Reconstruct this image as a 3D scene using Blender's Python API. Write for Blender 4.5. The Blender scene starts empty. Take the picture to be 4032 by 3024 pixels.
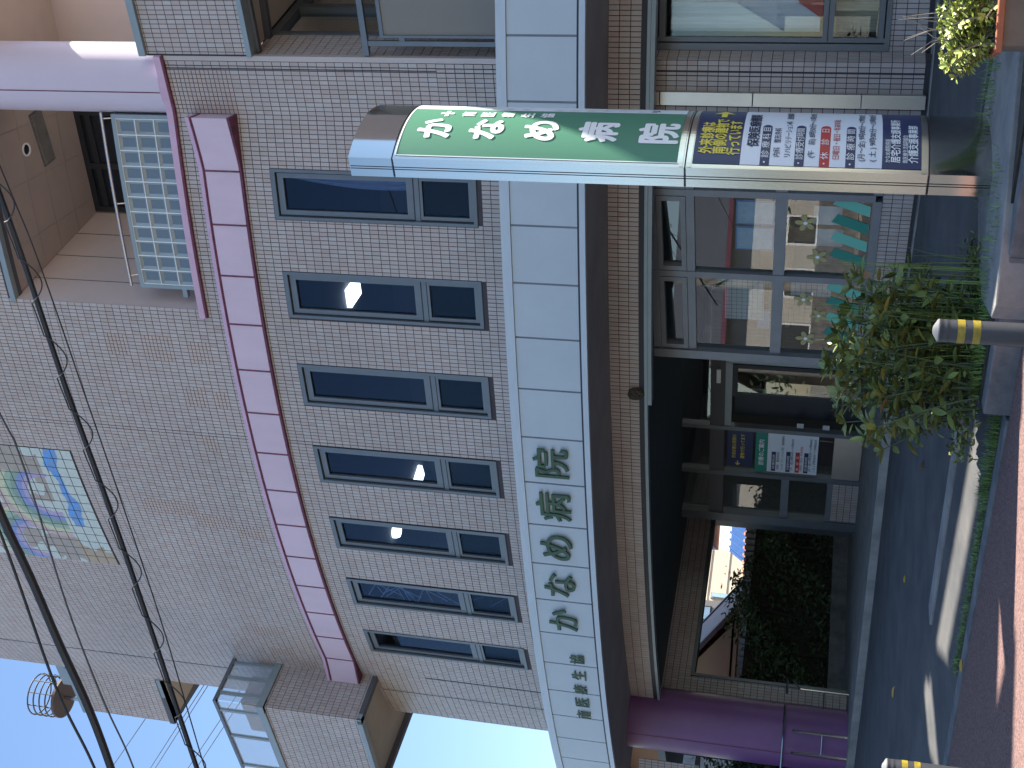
import bpy, bmesh, math, random
import numpy as np
from mathutils import Vector, Matrix
random.seed(7); rng = np.random.default_rng(7)
SC = bpy.context.scene; COL = SC.collection
R = math.radians

# ------------------------------------------------------------ camera (a phone held upright, picture stored on its side)
F, PITCH, ROLL = 5000.0, 0.2274, 0.0704
fw = Vector((0, math.cos(PITCH), math.sin(PITCH)))
up0 = Vector((0, -math.sin(PITCH), math.cos(PITCH))); rt0 = Vector((1, 0, 0))
rt = rt0*math.cos(ROLL) + up0*math.sin(ROLL); up = -rt0*math.sin(ROLL) + up0*math.cos(ROLL)
cam = bpy.data.cameras.new('camera'); co = bpy.data.objects.new('camera', cam); COL.objects.link(co)
cam.sensor_width = 36; cam.lens = F/4032*36; cam.clip_end = 900; cam.clip_start = .05
cx_, cy_, cz_ = -up, rt, -fw
co.matrix_world = Matrix(((cx_.x, cy_.x, cz_.x, 0), (cx_.y, cy_.y, cz_.y, 0), (cx_.z, cy_.z, cz_.z, 1.0), (0, 0, 0, 1)))
SC.camera = co
# ------------------------------------------------------------ sky, sun, exposure
SUN_EL, SUN_AZ = R(56), R(76)      # azimuth clockwise from +Y
w = bpy.data.worlds.new('World'); SC.world = w; w.use_nodes = True
wn = w.node_tree; sky = wn.nodes.new('ShaderNodeTexSky'); sky.sky_type = 'NISHITA'; sky.sun_disc = False
sky.sun_elevation = SUN_EL; sky.sun_rotation = SUN_AZ; sky.air_density = 1.15; sky.dust_density = .25; sky.ozone_density = 3.6
wn.links.new(sky.outputs[0], wn.nodes['Background'].inputs[0]); wn.nodes['Background'].inputs[1].default_value = .07
sl = bpy.data.lights.new('sun', 'SUN'); sl.energy = 5.0; sl.angle = R(.53); sl.color = (1, .93, .82)
so = bpy.data.objects.new('sun', sl); COL.objects.link(so)
sd = Vector((math.sin(SUN_AZ)*math.cos(SUN_EL), math.cos(SUN_AZ)*math.cos(SUN_EL), math.sin(SUN_EL)))
so.rotation_euler = sd.to_track_quat('Z', 'Y').to_euler(); so.location = (20, 5, 30)
SC.view_settings.view_transform = 'Standard'; SC.view_settings.look = 'None'; SC.view_settings.gamma = 1
SC.view_settings.use_curve_mapping = False; SC.view_settings.exposure = 1.86

# ------------------------------------------------------------ materials
def mat(name, col, rough=.6, metal=0, noise=0, nscale=8, bump=0, bscale=40, spec=.5, emit=None, rand=0, col2=None, stretch=None, alpha=None, ramp=None):
    m = bpy.data.materials.new(name); m.use_nodes = True; nt = m.node_tree; b = nt.nodes['Principled BSDF']; L = nt.links
    b.inputs['Base Color'].default_value = (*col, 1); b.inputs['Roughness'].default_value = rough
    b.inputs['Metallic'].default_value = metal; b.inputs['Specular IOR Level'].default_value = spec
    src = None
    tc = nt.nodes.new('ShaderNodeTexCoord'); cs = tc.outputs['Object']
    if stretch:
        mp = nt.nodes.new('ShaderNodeMapping'); mp.inputs['Scale'].default_value = stretch; L.new(cs, mp.inputs[0]); cs = mp.outputs[0]
    if noise or col2:
        n = nt.nodes.new('ShaderNodeTexNoise'); n.inputs['Scale'].default_value = nscale; n.inputs['Detail'].default_value = 6; n.inputs['Roughness'].default_value = .65
        L.new(cs, n.inputs[0])
        r = nt.nodes.new('ShaderNodeValToRGB'); c2 = col2 or tuple(c*(1-noise) for c in col)
        r.color_ramp.elements[0].position, r.color_ramp.elements[1].position = ramp or (.35, .65)
        r.color_ramp.elements[0].color = (*c2, 1); r.color_ramp.elements[1].color = (*col, 1)
        L.new(n.outputs['Fac'], r.inputs[0]); src = r.outputs[0]
    if rand:
        g = nt.nodes.new('ShaderNodeNewGeometry'); oi = nt.nodes.new('ShaderNodeObjectInfo')
        a = nt.nodes.new('ShaderNodeMath'); a.operation = 'ADD'; L.new(g.outputs['Random Per Island'], a.inputs[0]); L.new(oi.outputs['Random'], a.inputs[1])
        fr = nt.nodes.new('ShaderNodeMath'); fr.operation = 'FRACT'; L.new(a.outputs[0], fr.inputs[0])
        hs = nt.nodes.new('ShaderNodeHueSaturation'); mr = nt.nodes.new('ShaderNodeMapRange')
        mr.inputs[3].default_value = 1-rand; mr.inputs[4].default_value = 1+rand; L.new(fr.outputs[0], mr.inputs[0]); L.new(mr.outputs[0], hs.inputs['Value'])
        f2 = nt.nodes.new('ShaderNodeMath'); f2.operation = 'MULTIPLY'; f2.inputs[1].default_value = 7.3; L.new(fr.outputs[0], f2.inputs[0])
        f3 = nt.nodes.new('ShaderNodeMath'); f3.operation = 'FRACT'; L.new(f2.outputs[0], f3.inputs[0])
        m2 = nt.nodes.new('ShaderNodeMapRange'); m2.inputs[3].default_value = .5-rand*.06; m2.inputs[4].default_value = .5+rand*.06; L.new(f3.outputs[0], m2.inputs[0]); L.new(m2.outputs[0], hs.inputs['Hue'])
        if src: L.new(src, hs.inputs['Color'])
        else: hs.inputs['Color'].default_value = (*col, 1)
        src = hs.outputs[0]
    if src: L.new(src, b.inputs['Base Color'])
    if bump:
        n2 = nt.nodes.new('ShaderNodeTexNoise'); n2.inputs['Scale'].default_value = bscale; n2.inputs['Detail'].default_value = 5; L.new(cs, n2.inputs[0])
        bp = nt.nodes.new('ShaderNodeBump'); bp.inputs['Strength'].default_value = bump; bp.inputs['Distance'].default_value = .01
        L.new(n2.outputs['Fac'], bp.inputs['Height']); L.new(bp.outputs[0], b.inputs['Normal'])
    if emit:
        b.inputs['Emission Color'].default_value = (*emit[:3], 1); b.inputs['Emission Strength'].default_value = emit[3]
    return m
def tile_mat(name, cols, grout=False):
    m = bpy.data.materials.new(name); m.use_nodes = True; nt = m.node_tree; b = nt.nodes['Principled BSDF']; L = nt.links
    b.inputs['Roughness'].default_value = .38
    g = nt.nodes.new('ShaderNodeNewGeometry'); oi = nt.nodes.new('ShaderNodeObjectInfo')
    a = nt.nodes.new('ShaderNodeMath'); a.operation = 'ADD'; L.new(g.outputs['Random Per Island'], a.inputs[0]); L.new(oi.outputs['Random'], a.inputs[1])
    fr = nt.nodes.new('ShaderNodeMath'); fr.operation = 'FRACT'; L.new(a.outputs[0], fr.inputs[0])
    r = nt.nodes.new('ShaderNodeValToRGB'); r.color_ramp.interpolation = 'LINEAR'
    e = r.color_ramp.elements; e[0].color = (*cols[0], 1); e[0].position = 0; e[1].color = (*cols[-1], 1); e[1].position = 1
    for i, c in enumerate(cols[1:-1]): x = e.new((i+1)/(len(cols)-1)); x.color = (*c, 1)
    L.new(fr.outputs[0], r.inputs[0])
    tc = nt.nodes.new('ShaderNodeTexCoord'); n = nt.nodes.new('ShaderNodeTexNoise'); n.inputs['Scale'].default_value = .55; n.inputs['Detail'].default_value = 7
    L.new(tc.outputs['Object'], n.inputs[0])
    n3 = nt.nodes.new('ShaderNodeTexNoise'); n3.inputs['Scale'].default_value = 60; L.new(tc.outputs['Object'], n3.inputs[0])
    ad = nt.nodes.new('ShaderNodeMath'); ad.operation = 'MULTIPLY_ADD'; ad.inputs[1].default_value = .25; L.new(n3.outputs['Fac'], ad.inputs[0]); L.new(n.outputs['Fac'], ad.inputs[2])
    mr = nt.nodes.new('ShaderNodeMapRange'); mr.inputs[1].default_value = .4; mr.inputs[2].default_value = .9; mr.inputs[3].default_value = .84; mr.inputs[4].default_value = 1.08; L.new(ad.outputs[0], mr.inputs[0])
    mx = nt.nodes.new('ShaderNodeMix'); mx.data_type = 'RGBA'; mx.blend_type = 'MULTIPLY'; mx.inputs[0].default_value = 1
    L.new(r.outputs[0], mx.inputs[6]); L.new(mr.outputs[0], mx.inputs[7]); L.new(mx.outputs[2], b.inputs['Base Color'])
    bp = nt.nodes.new('ShaderNodeBump'); bp.inputs['Strength'].default_value = .15; bp.inputs['Distance'].default_value = .004; L.new(n3.outputs['Fac'], bp.inputs['Height']); L.new(bp.outputs[0], b.inputs['Normal'])
    return m
def glass_mat(name, tint=(.55, .6, .62), rough=.0, bump=0, refl=1.0, refl_k=1.5):
    m = bpy.data.materials.new(name); m.use_nodes = True; nt = m.node_tree; L = nt.links
    nt.nodes.remove(nt.nodes['Principled BSDF']); out = nt.nodes['Material Output']
    t = nt.nodes.new('ShaderNodeBsdfTransparent'); t.inputs[0].default_value = (*tint, 1)
    gl = nt.nodes.new('ShaderNodeBsdfGlossy'); gl.inputs['Roughness'].default_value = rough; gl.inputs[0].default_value = (refl, refl, refl, 1)
    fr = nt.nodes.new('ShaderNodeFresnel'); fr.inputs[0].default_value = 1.6
    k = nt.nodes.new('ShaderNodeMath'); k.operation = 'MULTIPLY_ADD'; k.inputs[1].default_value = refl_k; k.inputs[2].default_value = .02; k.use_clamp = True; L.new(fr.outputs[0], k.inputs[0])
    ge = nt.nodes.new('ShaderNodeNewGeometry'); iv = nt.nodes.new('ShaderNodeMath'); iv.operation = 'SUBTRACT'; iv.inputs[0].default_value = 1; L.new(ge.outputs['Backfacing'], iv.inputs[1])
    kk = nt.nodes.new('ShaderNodeMath'); kk.operation = 'MULTIPLY'; L.new(k.outputs[0], kk.inputs[0]); L.new(iv.outputs[0], kk.inputs[1])
    mx = nt.nodes.new('ShaderNodeMixShader'); L.new(kk.outputs[0], mx.inputs[0]); L.new(t.outputs[0], mx.inputs[1]); L.new(gl.outputs[0], mx.inputs[2]); L.new(mx.outputs[0], out.inputs[0])
    if bump:
        tc = nt.nodes.new('ShaderNodeTexCoord'); v = nt.nodes.new('ShaderNodeTexVoronoi'); v.inputs['Scale'].default_value = 90; L.new(tc.outputs['Object'], v.inputs[0])
        bp = nt.nodes.new('ShaderNodeBump'); bp.inputs['Strength'].default_value = bump; bp.inputs['Distance'].default_value = .004; L.new(v.outputs['Distance'], bp.inputs['Height']); L.new(bp.outputs[0], gl.inputs['Normal']); L.new(bp.outputs[0], fr.inputs['Normal'])
    return m
M = {}
M['tile'] = tile_mat('wall tile', [(.42,.335,.30), (.465,.39,.36), (.44,.37,.345), (.49,.43,.405), (.45,.38,.35), (.47,.435,.42), (.425,.355,.32), (.465,.40,.37)])
M['tile_warm'] = tile_mat('repair tile', [(.47,.36,.31), (.50,.39,.34), (.45,.37,.34), (.48,.41,.38)])
M['grout'] = mat('grout', (.075,.062,.07), .9, noise=.25, nscale=3)
M['joint'] = mat('sealant', (.03,.03,.045), .6)
M['fascia'] = mat('fascia panel', (.47,.53,.57), .38, noise=.07, nscale=1.3, bump=.05, bscale=3)
M['fascia_trim'] = mat('fascia trim', (.50,.56,.61), .3, noise=.08, nscale=3, stretch=(1,1,6))
M['soffit'] = mat('canopy soffit', (.36,.345,.345), .8, noise=.22, nscale=1.1)
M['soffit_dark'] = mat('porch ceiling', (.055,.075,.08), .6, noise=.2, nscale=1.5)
M['pink'] = mat('pink band', (.62,.48,.57), .4, noise=.09, nscale=2.5, stretch=(1,1,.3))
M['pink_trim'] = mat('pink trim', (.58,.38,.50), .42, noise=.12, nscale=4)
M['maroon'] = mat('maroon weathered trim', (.19,.045,.09), .6, noise=.5, nscale=14)
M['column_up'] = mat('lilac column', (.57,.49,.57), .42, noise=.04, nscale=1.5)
M['column_shaded'] = mat('purple column', (.19,.075,.21), .42, noise=.12, nscale=2)  # same paint as the upper column, porch shade put into the colour
M['frame'] = mat('window frame', (.15,.165,.18), .38, metal=.35, noise=.1, nscale=6)
M['frame_dk'] = mat('window gasket', (.015,.018,.026), .5)
M['frame_grey'] = mat('storefront frame', (.20,.215,.24), .4, metal=.3, noise=.12, nscale=5)
M['coping'] = mat('metal coping', (.27,.315,.33), .4, metal=.2, noise=.1, nscale=4)
M['brown_trim'] = mat('dark soffit trim', (.085,.085,.095), .6)
M['beige'] = mat('beige render', (.47,.385,.34), .85, noise=.08, nscale=2.2, bump=.1, bscale=60)
M['beige_pink'] = mat('pinkish render', (.52,.43,.41), .85, noise=.07, nscale=1.8, bump=.1, bscale=60)
M['beige_y'] = mat('cream soffit board', (.50,.42,.32), .8, noise=.08, nscale=2)
M['steel'] = mat('brushed stainless', (.62,.60,.56), .2, metal=1, noise=.06, nscale=2, stretch=(30,30,.6), bump=.03, bscale=4)
M['steel_mirror'] = mat('polished stainless', (.56,.54,.50), .09, metal=1)
M['steel_duct'] = mat('satin duct', (.60,.58,.52), .33, metal=.85, noise=.12, nscale=1.4)
M['steel_groove'] = mat('steel groove', (.03,.03,.04), .4, metal=.6)
M['green'] = mat('sign green film', (.065,.225,.14), .5)
M['navy'] = mat('sign navy film', (.016,.030,.105), .32)
M['signwhite'] = mat('sign white film', (.74,.79,.85), .32)
M['white'] = mat('white lettering', (.86,.87,.88), .4)
M['yellow'] = mat('yellow lettering', (.78,.66,.08), .45)
M['ink'] = mat('dark lettering', (.02,.03,.08), .5)
M['red'] = mat('sign red film', (.50,.03,.03), .4)
M['letter_green'] = mat('letter green face', (.04,.095,.045), .5, noise=.2, nscale=9)
M['glass'] = glass_mat('window glass', (.55,.62,.72), refl_k=1.3)
M['glass_store'] = glass_mat('storefront glass', (.88,.92,.92), refl_k=1.6)
M['glass_pattern'] = glass_mat('patterned glass', (.4,.5,.62), .12, bump=.5, refl_k=1.2)
M['glass_block'] = mat('glass block', (.32,.37,.38), .12, noise=.15, nscale=4, spec=.8)
M['glass_block_in'] = mat('glass block core', (.13,.165,.19), .1, spec=.8)
M['glass_joint'] = mat('glass block joint', (.75,.80,.82), .35)
M['asphalt'] = mat('asphalt', (.095,.093,.09), .82, col2=(.055,.057,.06), nscale=2.2, bump=.5, bscale=160)
M['concrete'] = mat('concrete', (.30,.285,.26), .85, col2=(.19,.185,.175), nscale=3.5, bump=.4, bscale=60)
M['concrete_dk'] = mat('stained concrete', (.19,.185,.18), .85, col2=(.095,.10,.105), nscale=4, bump=.4, bscale=50)
M['redwalk'] = mat('red permeable asphalt', (.235,.135,.115), .9, col2=(.075,.045,.045), nscale=75, bump=1.0, bscale=110, ramp=(.38,.6))
M['road'] = mat('road asphalt', (.065,.065,.068), .85, col2=(.045,.046,.05), nscale=60, bump=.6, bscale=150)
M['far_ground'] = mat('far ground', (.25,.235,.205), .9, noise=.3, nscale=.5)
M['dirt'] = mat('soil', (.06,.048,.034), .95, col2=(.025,.022,.018), nscale=14, bump=1, bscale=30)
M['leaf'] = mat('broad leaf', (.15,.185,.05), .4, rand=.42)
M['leaf_brown'] = mat('dry leaf', (.28,.15,.055), .6, rand=.2)
M['leaf_yel'] = mat('fallen leaf', (.50,.28,.06), .6, rand=.15)
M['leaf_bright'] = mat('young leaf', (.30,.36,.08), .42, rand=.3)
M['grass'] = mat('grass blade', (.17,.27,.06), .5, rand=.35)
M['stem'] = mat('twig', (.23,.20,.16), .7)
M['stem_green'] = mat('green stem', (.06,.10,.045), .6)
M['hedge'] = mat('hedge leaf', (.06,.10,.04), .5, rand=.4)
M['wood'] = mat('wood desk', (.38,.21,.085), .5, noise=.3, nscale=6, stretch=(1,8,1))
M['paper'] = mat('paper notice', (.60,.62,.64), .7, noise=.12, nscale=20)
M['paper_blue'] = mat('blue poster', (.06,.22,.50), .5)
M['paper_sky'] = mat('light blue poster', (.33,.50,.66), .5, noise=.2, nscale=14)
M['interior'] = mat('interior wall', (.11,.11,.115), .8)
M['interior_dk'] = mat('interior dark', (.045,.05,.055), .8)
M['lampglow'] = mat('lit ceiling lamp', (.9,.9,.85), .5, emit=(1,.97,.88,2.6))
M['curtain'] = mat('net curtain', (.90,.89,.93), .8, noise=.16, nscale=5, stretch=(6,6,.4))
M['curtain_c'] = mat('cream curtain', (.55,.48,.34), .8, noise=.35, nscale=9, stretch=(9,9,.5))
M['flower'] = mat('cream flower decal', (.42,.37,.16), .6)
M['teal_l'] = mat('mint decal', (.17,.55,.42), .6)
M['teal_d'] = mat('teal decal', (.02,.25,.19), .6)
M['bollard'] = mat('rubber bollard', (.045,.047,.055), .42, noise=.15, nscale=10)
M['bollard_top'] = mat('pale bollard cap', (.17,.175,.18), .5, noise=.15, nscale=12)
M['reflect_y'] = mat('yellow reflective tape', (.36,.27,.03), .4, noise=.4, nscale=50)
M['reflect_w'] = mat('white reflective tape', (.55,.60,.56), .35)
M['terracotta'] = mat('brown plastic planter', (.36,.11,.05), .5, noise=.15, nscale=6)
M['pot'] = mat('grey resin pot', (.22,.24,.26), .4, col2=(.10,.075,.05), nscale=5)
M['cable'] = mat('black cable', (.012,.014,.02), .45)
M['cable_grey'] = mat('grey wire', (.06,.06,.065), .5)
M['screen'] = mat('mesh screen', (.17,.16,.15), .7)
M['mosw'] = None
M['nest'] = mat('mud nest', (.10,.085,.07), .95, noise=.5, nscale=60, bump=1, bscale=90)

# ------------------------------------------------------------ object helpers
def link(name, me, parent=None):
    o = bpy.data.objects.new(name, me); COL.objects.link(o)
    if parent is not None: o.parent = parent
    return o
def tag(o, label=None, cat=None, group=None, kind=None):
    if label: o['label'] = label
    if cat: o['category'] = cat
    if group: o['group'] = group
    if kind: o['kind'] = kind
    return o
def thing(name, label, cat, group=None, loc=(0,0,0)):
    o = bpy.data.objects.new(name, None); COL.objects.link(o); o.location = loc; o.empty_display_size = .2
    return tag(o, label, cat, group)
class MB:
    def __init__(s): s.v = []; s.f = []
    def add(s, vs, fs):
        k = len(s.v); s.v += [tuple(p) for p in vs]; s.f += [tuple(i+k for i in f) for f in fs]; return s
    def quad(s, a, b, c, d): return s.add([a, b, c, d], [(0,1,2,3)])
    def hexa(s, p):  # p: 8 corners, 0-3 bottom ring, 4-7 top ring
        return s.add(p, [(3,2,1,0), (4,5,6,7), (0,1,5,4), (1,2,6,5), (2,3,7,6), (3,0,4,7)])
    def box(s, x0, x1, y0, y1, z0, z1, fr=None):
        p = [(x0,y0,z0),(x1,y0,z0),(x1,y1,z0),(x0,y1,z0),(x0,y0,z1),(x1,y0,z1),(x1,y1,z1),(x0,y1,z1)]
        if fr: p = [fr(*q) for q in p]
        return s.hexa(p)
    def prism(s, poly, z0, z1):
        n = len(poly); a = sum(poly[i][0]*poly[(i+1)%n][1]-poly[(i+1)%n][0]*poly[i][1] for i in range(n))
        if a < 0: poly = poly[::-1]
        zz0 = z0 if callable(z0) else (lambda x, y: z0); zz1 = z1 if callable(z1) else (lambda x, y: z1)
        vs = [(x, y, zz0(x, y)) for x, y in poly] + [(x, y, zz1(x, y)) for x, y in poly]
        return s.add(vs, [tuple(range(n))[::-1], tuple(range(n, 2*n))] + [(i, (i+1)%n, n+(i+1)%n, n+i) for i in range(n)])
    def tube(s, pts, r, n=8, cap=True):
        pts = [Vector(p) for p in pts]; rr = r if isinstance(r, (list, tuple)) else [r]*len(pts); vs = []; prev = None
        for i, p in enumerate(pts):
            d = (pts[min(i+1, len(pts)-1)] - pts[max(i-1, 0)]).normalized()
            if prev is None: a = d.orthogonal().normalized()
            else: a = (prev - d*prev.dot(d)).normalized()
            prev = a; b = d.cross(a)
            vs += [p + (a*math.cos(2*math.pi*k/n) + b*math.sin(2*math.pi*k/n))*rr[i] for k in range(n)]
        fs = [(i*n+k, i*n+(k+1)%n, (i+1)*n+(k+1)%n, (i+1)*n+k) for i in range(len(pts)-1) for k in range(n)]
        if cap: fs += [tuple(range(n))[::-1], tuple(range((len(pts)-1)*n, len(pts)*n))]
        return s.add(vs, fs)
    def lathe(s, c, prof, n=40, a0=0, a1=2*math.pi):
        full = abs(a1-a0-2*math.pi) < 1e-6; m = n if full else n+1; vs = []
        for r_, z in prof: vs += [(c[0]+r_*math.cos(a0+(a1-a0)*k/n), c[1]+r_*math.sin(a0+(a1-a0)*k/n), z) for k in range(m)]
        fs = []
        for i in range(len(prof)-1):
            for k in range(n if full else n):
                k2 = (k+1) % m if full else k+1
                fs.append((i*m+k, i*m+k2, (i+1)*m+k2, (i+1)*m+k))
        return s.add(vs, fs)
    def mesh(s, name, smooth=False):
        me = bpy.data.meshes.new(name); me.from_pydata(s.v, [], s.f); me.update()
        if smooth:
            me.shade_smooth()
            try: me.set_sharp_from_angle(angle=R(smooth if smooth is not True else 35))
            except Exception: pass
        return me
    def build(s, name, m, parent=None, kind=None, smooth=False, bevel=0, label=None):
        me = s.mesh(name, smooth); me.materials.append(m); o = link(name, me, parent)
        if kind: o['kind'] = kind
        if label: o['label'] = label
        if bevel:
            b = o.modifiers.new('b', 'BEVEL'); b.width = bevel; b.segments = 2; b.limit_method = 'ANGLE'; b.angle_limit = R(40)
        return o

# ------------------------------------------------------------ wall surfaces
CX, CY = 9.9993, 29.8191; RW, RC, RL = 18.565, 19.629, 17.82
def cyl(a, z, r=RW): return (CX + r*math.sin(a), CY - r*math.cos(a), z)
A0 = R(-23.09); Q0 = Vector((2.72, 12.74)); DQ = Vector((.807, -.590)).normalized(); NQ = Vector((-DQ.y*-1*-1, 0))
NQ = Vector((DQ.y, -DQ.x)); NQ = -NQ if NQ.y > 0 else NQ      # outward, towards the street
AW = R(-55.5); SW = RW*(AW-A0); W0 = Vector(cyl(AW, 0)[:2]); DW = Vector((-.80, .615)).normalized(); NW = Vector((DW.y, -DW.x)); NW = -NW if NW.y > 0 else NW
def main(s, z, off=0):
    if s > 0: p = Q0 + DQ*s + NQ*off; return (p.x, p.y, z)
    if s < SW: p = W0 + DW*(SW-s) + NW*off; return (p.x, p.y, z)
    return cyl(A0+s/RW, z, RW+off)
def sa(deg): return RW*(R(deg)-A0)
def plane(p0, p1):
    p0, p1 = Vector(p0), Vector(p1); d = (p1-p0).normalized(); n = Vector((d.y, -d.x))
    if n.dot(-p0) < 0: n = -n
    def fn(s, z, off=0):
        p = p0 + d*s + n*off; return (p.x, p.y, z)
    fn.length = (p1-p0).length; return fn
def lower(s, z, off=0): return cyl(R(-21.43)+s/RL, z, RL+off)
def wall_sheet(fn, s0, s1, z0, z1, holes, name, m, parent, off=0, step=.12, label=None):
    ss = {s0, s1}; zs = {z0, z1}
    for a, b, c, d in holes:
        for q in (a, b):
            if s0 < q < s1: ss.add(q)
        for q in (c, d):
            if z0 < q < z1: zs.add(q)
    ss = sorted(ss); fine = []
    for i in range(len(ss)-1):
        k = max(1, int((ss[i+1]-ss[i])/step)); fine += [ss[i]+(ss[i+1]-ss[i])*j/k for j in range(k)]
    fine.append(ss[-1]); zs = sorted(zs); mb = MB()
    for i in range(len(fine)-1):
        for j in range(len(zs)-1):
            cs, cz = (fine[i]+fine[i+1])/2, (zs[j]+zs[j+1])/2
            if any(a < cs < b and c < cz < d for a, b, c, d in holes): continue
            mb.quad(fn(fine[i], zs[j], off), fn(fine[i+1], zs[j], off), fn(fine[i+1], zs[j+1], off), fn(fine[i], zs[j+1], off))
    return mb.build(name, m, parent, label=label)
INDIV = []   # candidate places for tiles that are objects of their own
def tile_field(fn, s0, s1, z0, z1, holes, parent, pw=.05, ph=.10, g=.0078, th=.006, fine=(), indiv=None, name='tile', m='tile', zo=0.0, so=0.0, vj=()):
    k0, k1 = math.floor((s0-so)/pw), math.ceil((s1-so)/pw); j0, j1 = math.floor((z0-zo)/ph), math.ceil((z1-zo)/ph)
    groups = {'a': [], 'b': []}
    for k in range(k0, k1):
        a, b = max(s0, so+k*pw)+g/2, min(s1, so+(k+1)*pw)-g/2
        if b-a < .008: continue
        cs = (a+b)/2
        if any(abs(cs-q) < pw*.5 for q in vj): a += .004; b -= .004
        for j in range(j0, j1):
            c, d = max(z0, zo+j*ph)+g/2, min(z1, zo+(j+1)*ph)-g/2
            if d-c < .012: continue
            cz = (c+d)/2
            if any(p-.004 < cs < q+.004 and r_-.01 < cz < t+.01 for p, q, r_, t in holes): continue
            fl = [(p, q) for p, q, r_, t in fine if p < cs < q and r_ < cz < t]
            if fl:
                mid = (c+d)/2; groups['b'] += [(a, b, c, mid-g/2), (a, b, mid+g/2, d)]
            elif indiv and indiv(cs, cz) and len(INDIV) < 300: INDIV.append((fn, a, b, c, d, parent))
            else: groups['a'].append((a, b, c, d))
    for key, lst in groups.items():
        if not lst: continue
        V = np.zeros((len(lst), 8, 3))
        for i, (a, b, c, d) in enumerate(lst):
            t = th + rng.uniform(-.0012, .0012)
            for q, (s_, z_) in enumerate(((a, c), (b, c), (b, d), (a, d))):
                V[i, q] = fn(s_, z_, 0.0); V[i, q+4] = fn(s_, z_, t)
        n = len(lst); base = (np.arange(n)*8)[:, None, None]
        fq = np.array([(4,5,6,7), (0,1,5,4), (1,2,6,5), (2,3,7,6), (3,0,4,7)])[None] + base
        me = bpy.data.meshes.new(name); me.from_pydata(V.reshape(-1, 3).tolist(), [], fq.reshape(-1, 4).tolist()); me.update()
        me.materials.append(M[m] if key == 'a' else M['tile_warm'])
        o = link('wall_tiles' if key == 'a' else 'repair_tiles', me, parent); o['kind'] = 'stuff'

# ============================================================ THE SETTING
def U(u, n, z=0):   # street frame: u leftwards along the street, n towards the building
    return (-.832*u+.555*n, .555*u+.832*n, z)
def zlot(n):
    pts = [(7.25, -.25), (8.0, -.12), (8.6, -.10), (10.5, 0), (60, 0)]
    for (a, za), (b, zb) in zip(pts, pts[1:]):
        if n <= b: return za + (zb-za)*max(0, n-a)/(b-a)
    return 0
mb = MB(); S = 420; mb.quad((-S,-S,-.47), (S,-S,-.47), (S,S,-.47), (-S,S,-.47)); tag(mb.build('ground', M['far_ground']), kind='structure')
mb = MB(); mb.quad(U(-60,-6,-.42), U(60,-6,-.42), U(60,4.7,-.42), U(-60,4.7,-.42)); tag(mb.build('road', M['road']), kind='structure')
mb = MB(); mb.box(-60, 60, 4.7, 4.85, -.46, -.27, U); tag(mb.build('road_kerb', M['concrete'], bevel=.01), kind='structure')
mb = MB(); mb.quad(U(-60,4.85,-.26), U(60,4.85,-.26), U(60,7.1,-.26), U(-60,7.1,-.26)); tag(mb.build('pavement', M['redwalk']), kind='structure')
ns = [7.25, 7.6, 8.0, 8.6, 9.5, 10.5, 20, 45]; mb = MB()
for a, b in zip(ns, ns[1:]):
    for i in range(-12, 24):
        mb.quad(U(i*2,a,zlot(a)), U(i*2+2,a,zlot(a)), U(i*2+2,b,zlot(b)), U(i*2,b,zlot(b)))
tag(mb.build('car_park', M['asphalt']), kind='structure')
# flush edging of the driveway, kerb blocks of the bed
mb = MB(); mb.box(4.75, 40, 7.1, 7.25, -.4, -.245, U); tag(mb.build('driveway_edging', M['concrete_dk'], bevel=.006), kind='structure')
kr = thing('kerb', 'low weathered concrete kerb between the red pavement and the planted bed', 'kerb')
u = -3.0
while u < 4.72:
    l = min(.6, 4.72-u); m2 = MB(); m2.box(u+.003, u+l-.003, 7.1, 7.245, -.4, -.10+random.uniform(-.003,.003), U); m2.build('kerb_block', M['concrete_dk'], kr, bevel=.012); u += l
mb = MB(); mb.box(4.4, 7.4, 8.02, 8.25, -.2, -.098, U); tag(mb.build('gutter', M['concrete'], bevel=.008), kind='structure')
# bed, thin far kerb
mb = MB(); k = 60; P = []
def bedz(x, y): return -.105 + .02*math.sin(x*9)*math.cos(y*7)
bed = [U(4.72,7.25), U(4.6,7.9), U(3.6,8.75), U(-3,8.95), U(-3,7.25)]
mb.prism([p[:2] for p in bed], -.4, -.088); tag(mb.build('planting_bed', M['dirt']), kind='structure')
mb = MB(); mb.box(-3, 3.7, 8.95, 9.02, -.3, -.055, U); tag(mb.build('bed_edging', M['concrete_dk'], bevel=.006), kind='structure')
mb = MB(); mb.prism([(1.95,9.42), (1.1,9.0), (.75,8.62), (.60,8.12), (.66,7.98), (1.03,7.90), (1.42,7.86), (2.35,7.72), (2.6,8.6)], -.3, -.055)
tag(mb.build('sign_plinth', M['concrete'], bevel=.012), 'flat grey concrete footing slab under the tall sign pylon', 'concrete slab')
# entrance platform
mb = MB(); mb.prism([(-.2,15.35), (-.86,15.71), (-3.9,17.5), (-5.3,18.5), (-6.5,24), (-1.0,28), (3,22), (3,15)], -.05, .10)
tag(mb.build('entrance_step', M['concrete'], bevel=.01), kind='structure')

# ============================================================ HOSPITAL
H = thing('hospital_building', 'pink tiled hospital building with a curved front and pale canopy fascia', 'building', loc=(0,0,0))
ZT, ZB = 6.903, 4.558
WIN = []
for i in range(7):
    a = -0.4504 - .065*i; s = RW*(a-A0); WIN.append((s-.289, s+.289))
LB = 8.02
LOG = (sa(-30.35), 0.0, LB, 10.55)      # loggia opening on the curved part
MOS = (sa(-44.4), sa(-37.45), 10.42, 14.6)
holes = [(a, b, ZB, ZT) for a, b in WIN] + [(LOG[0], 1.6, LOG[2], LOG[3])]
S_END = SW
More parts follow.
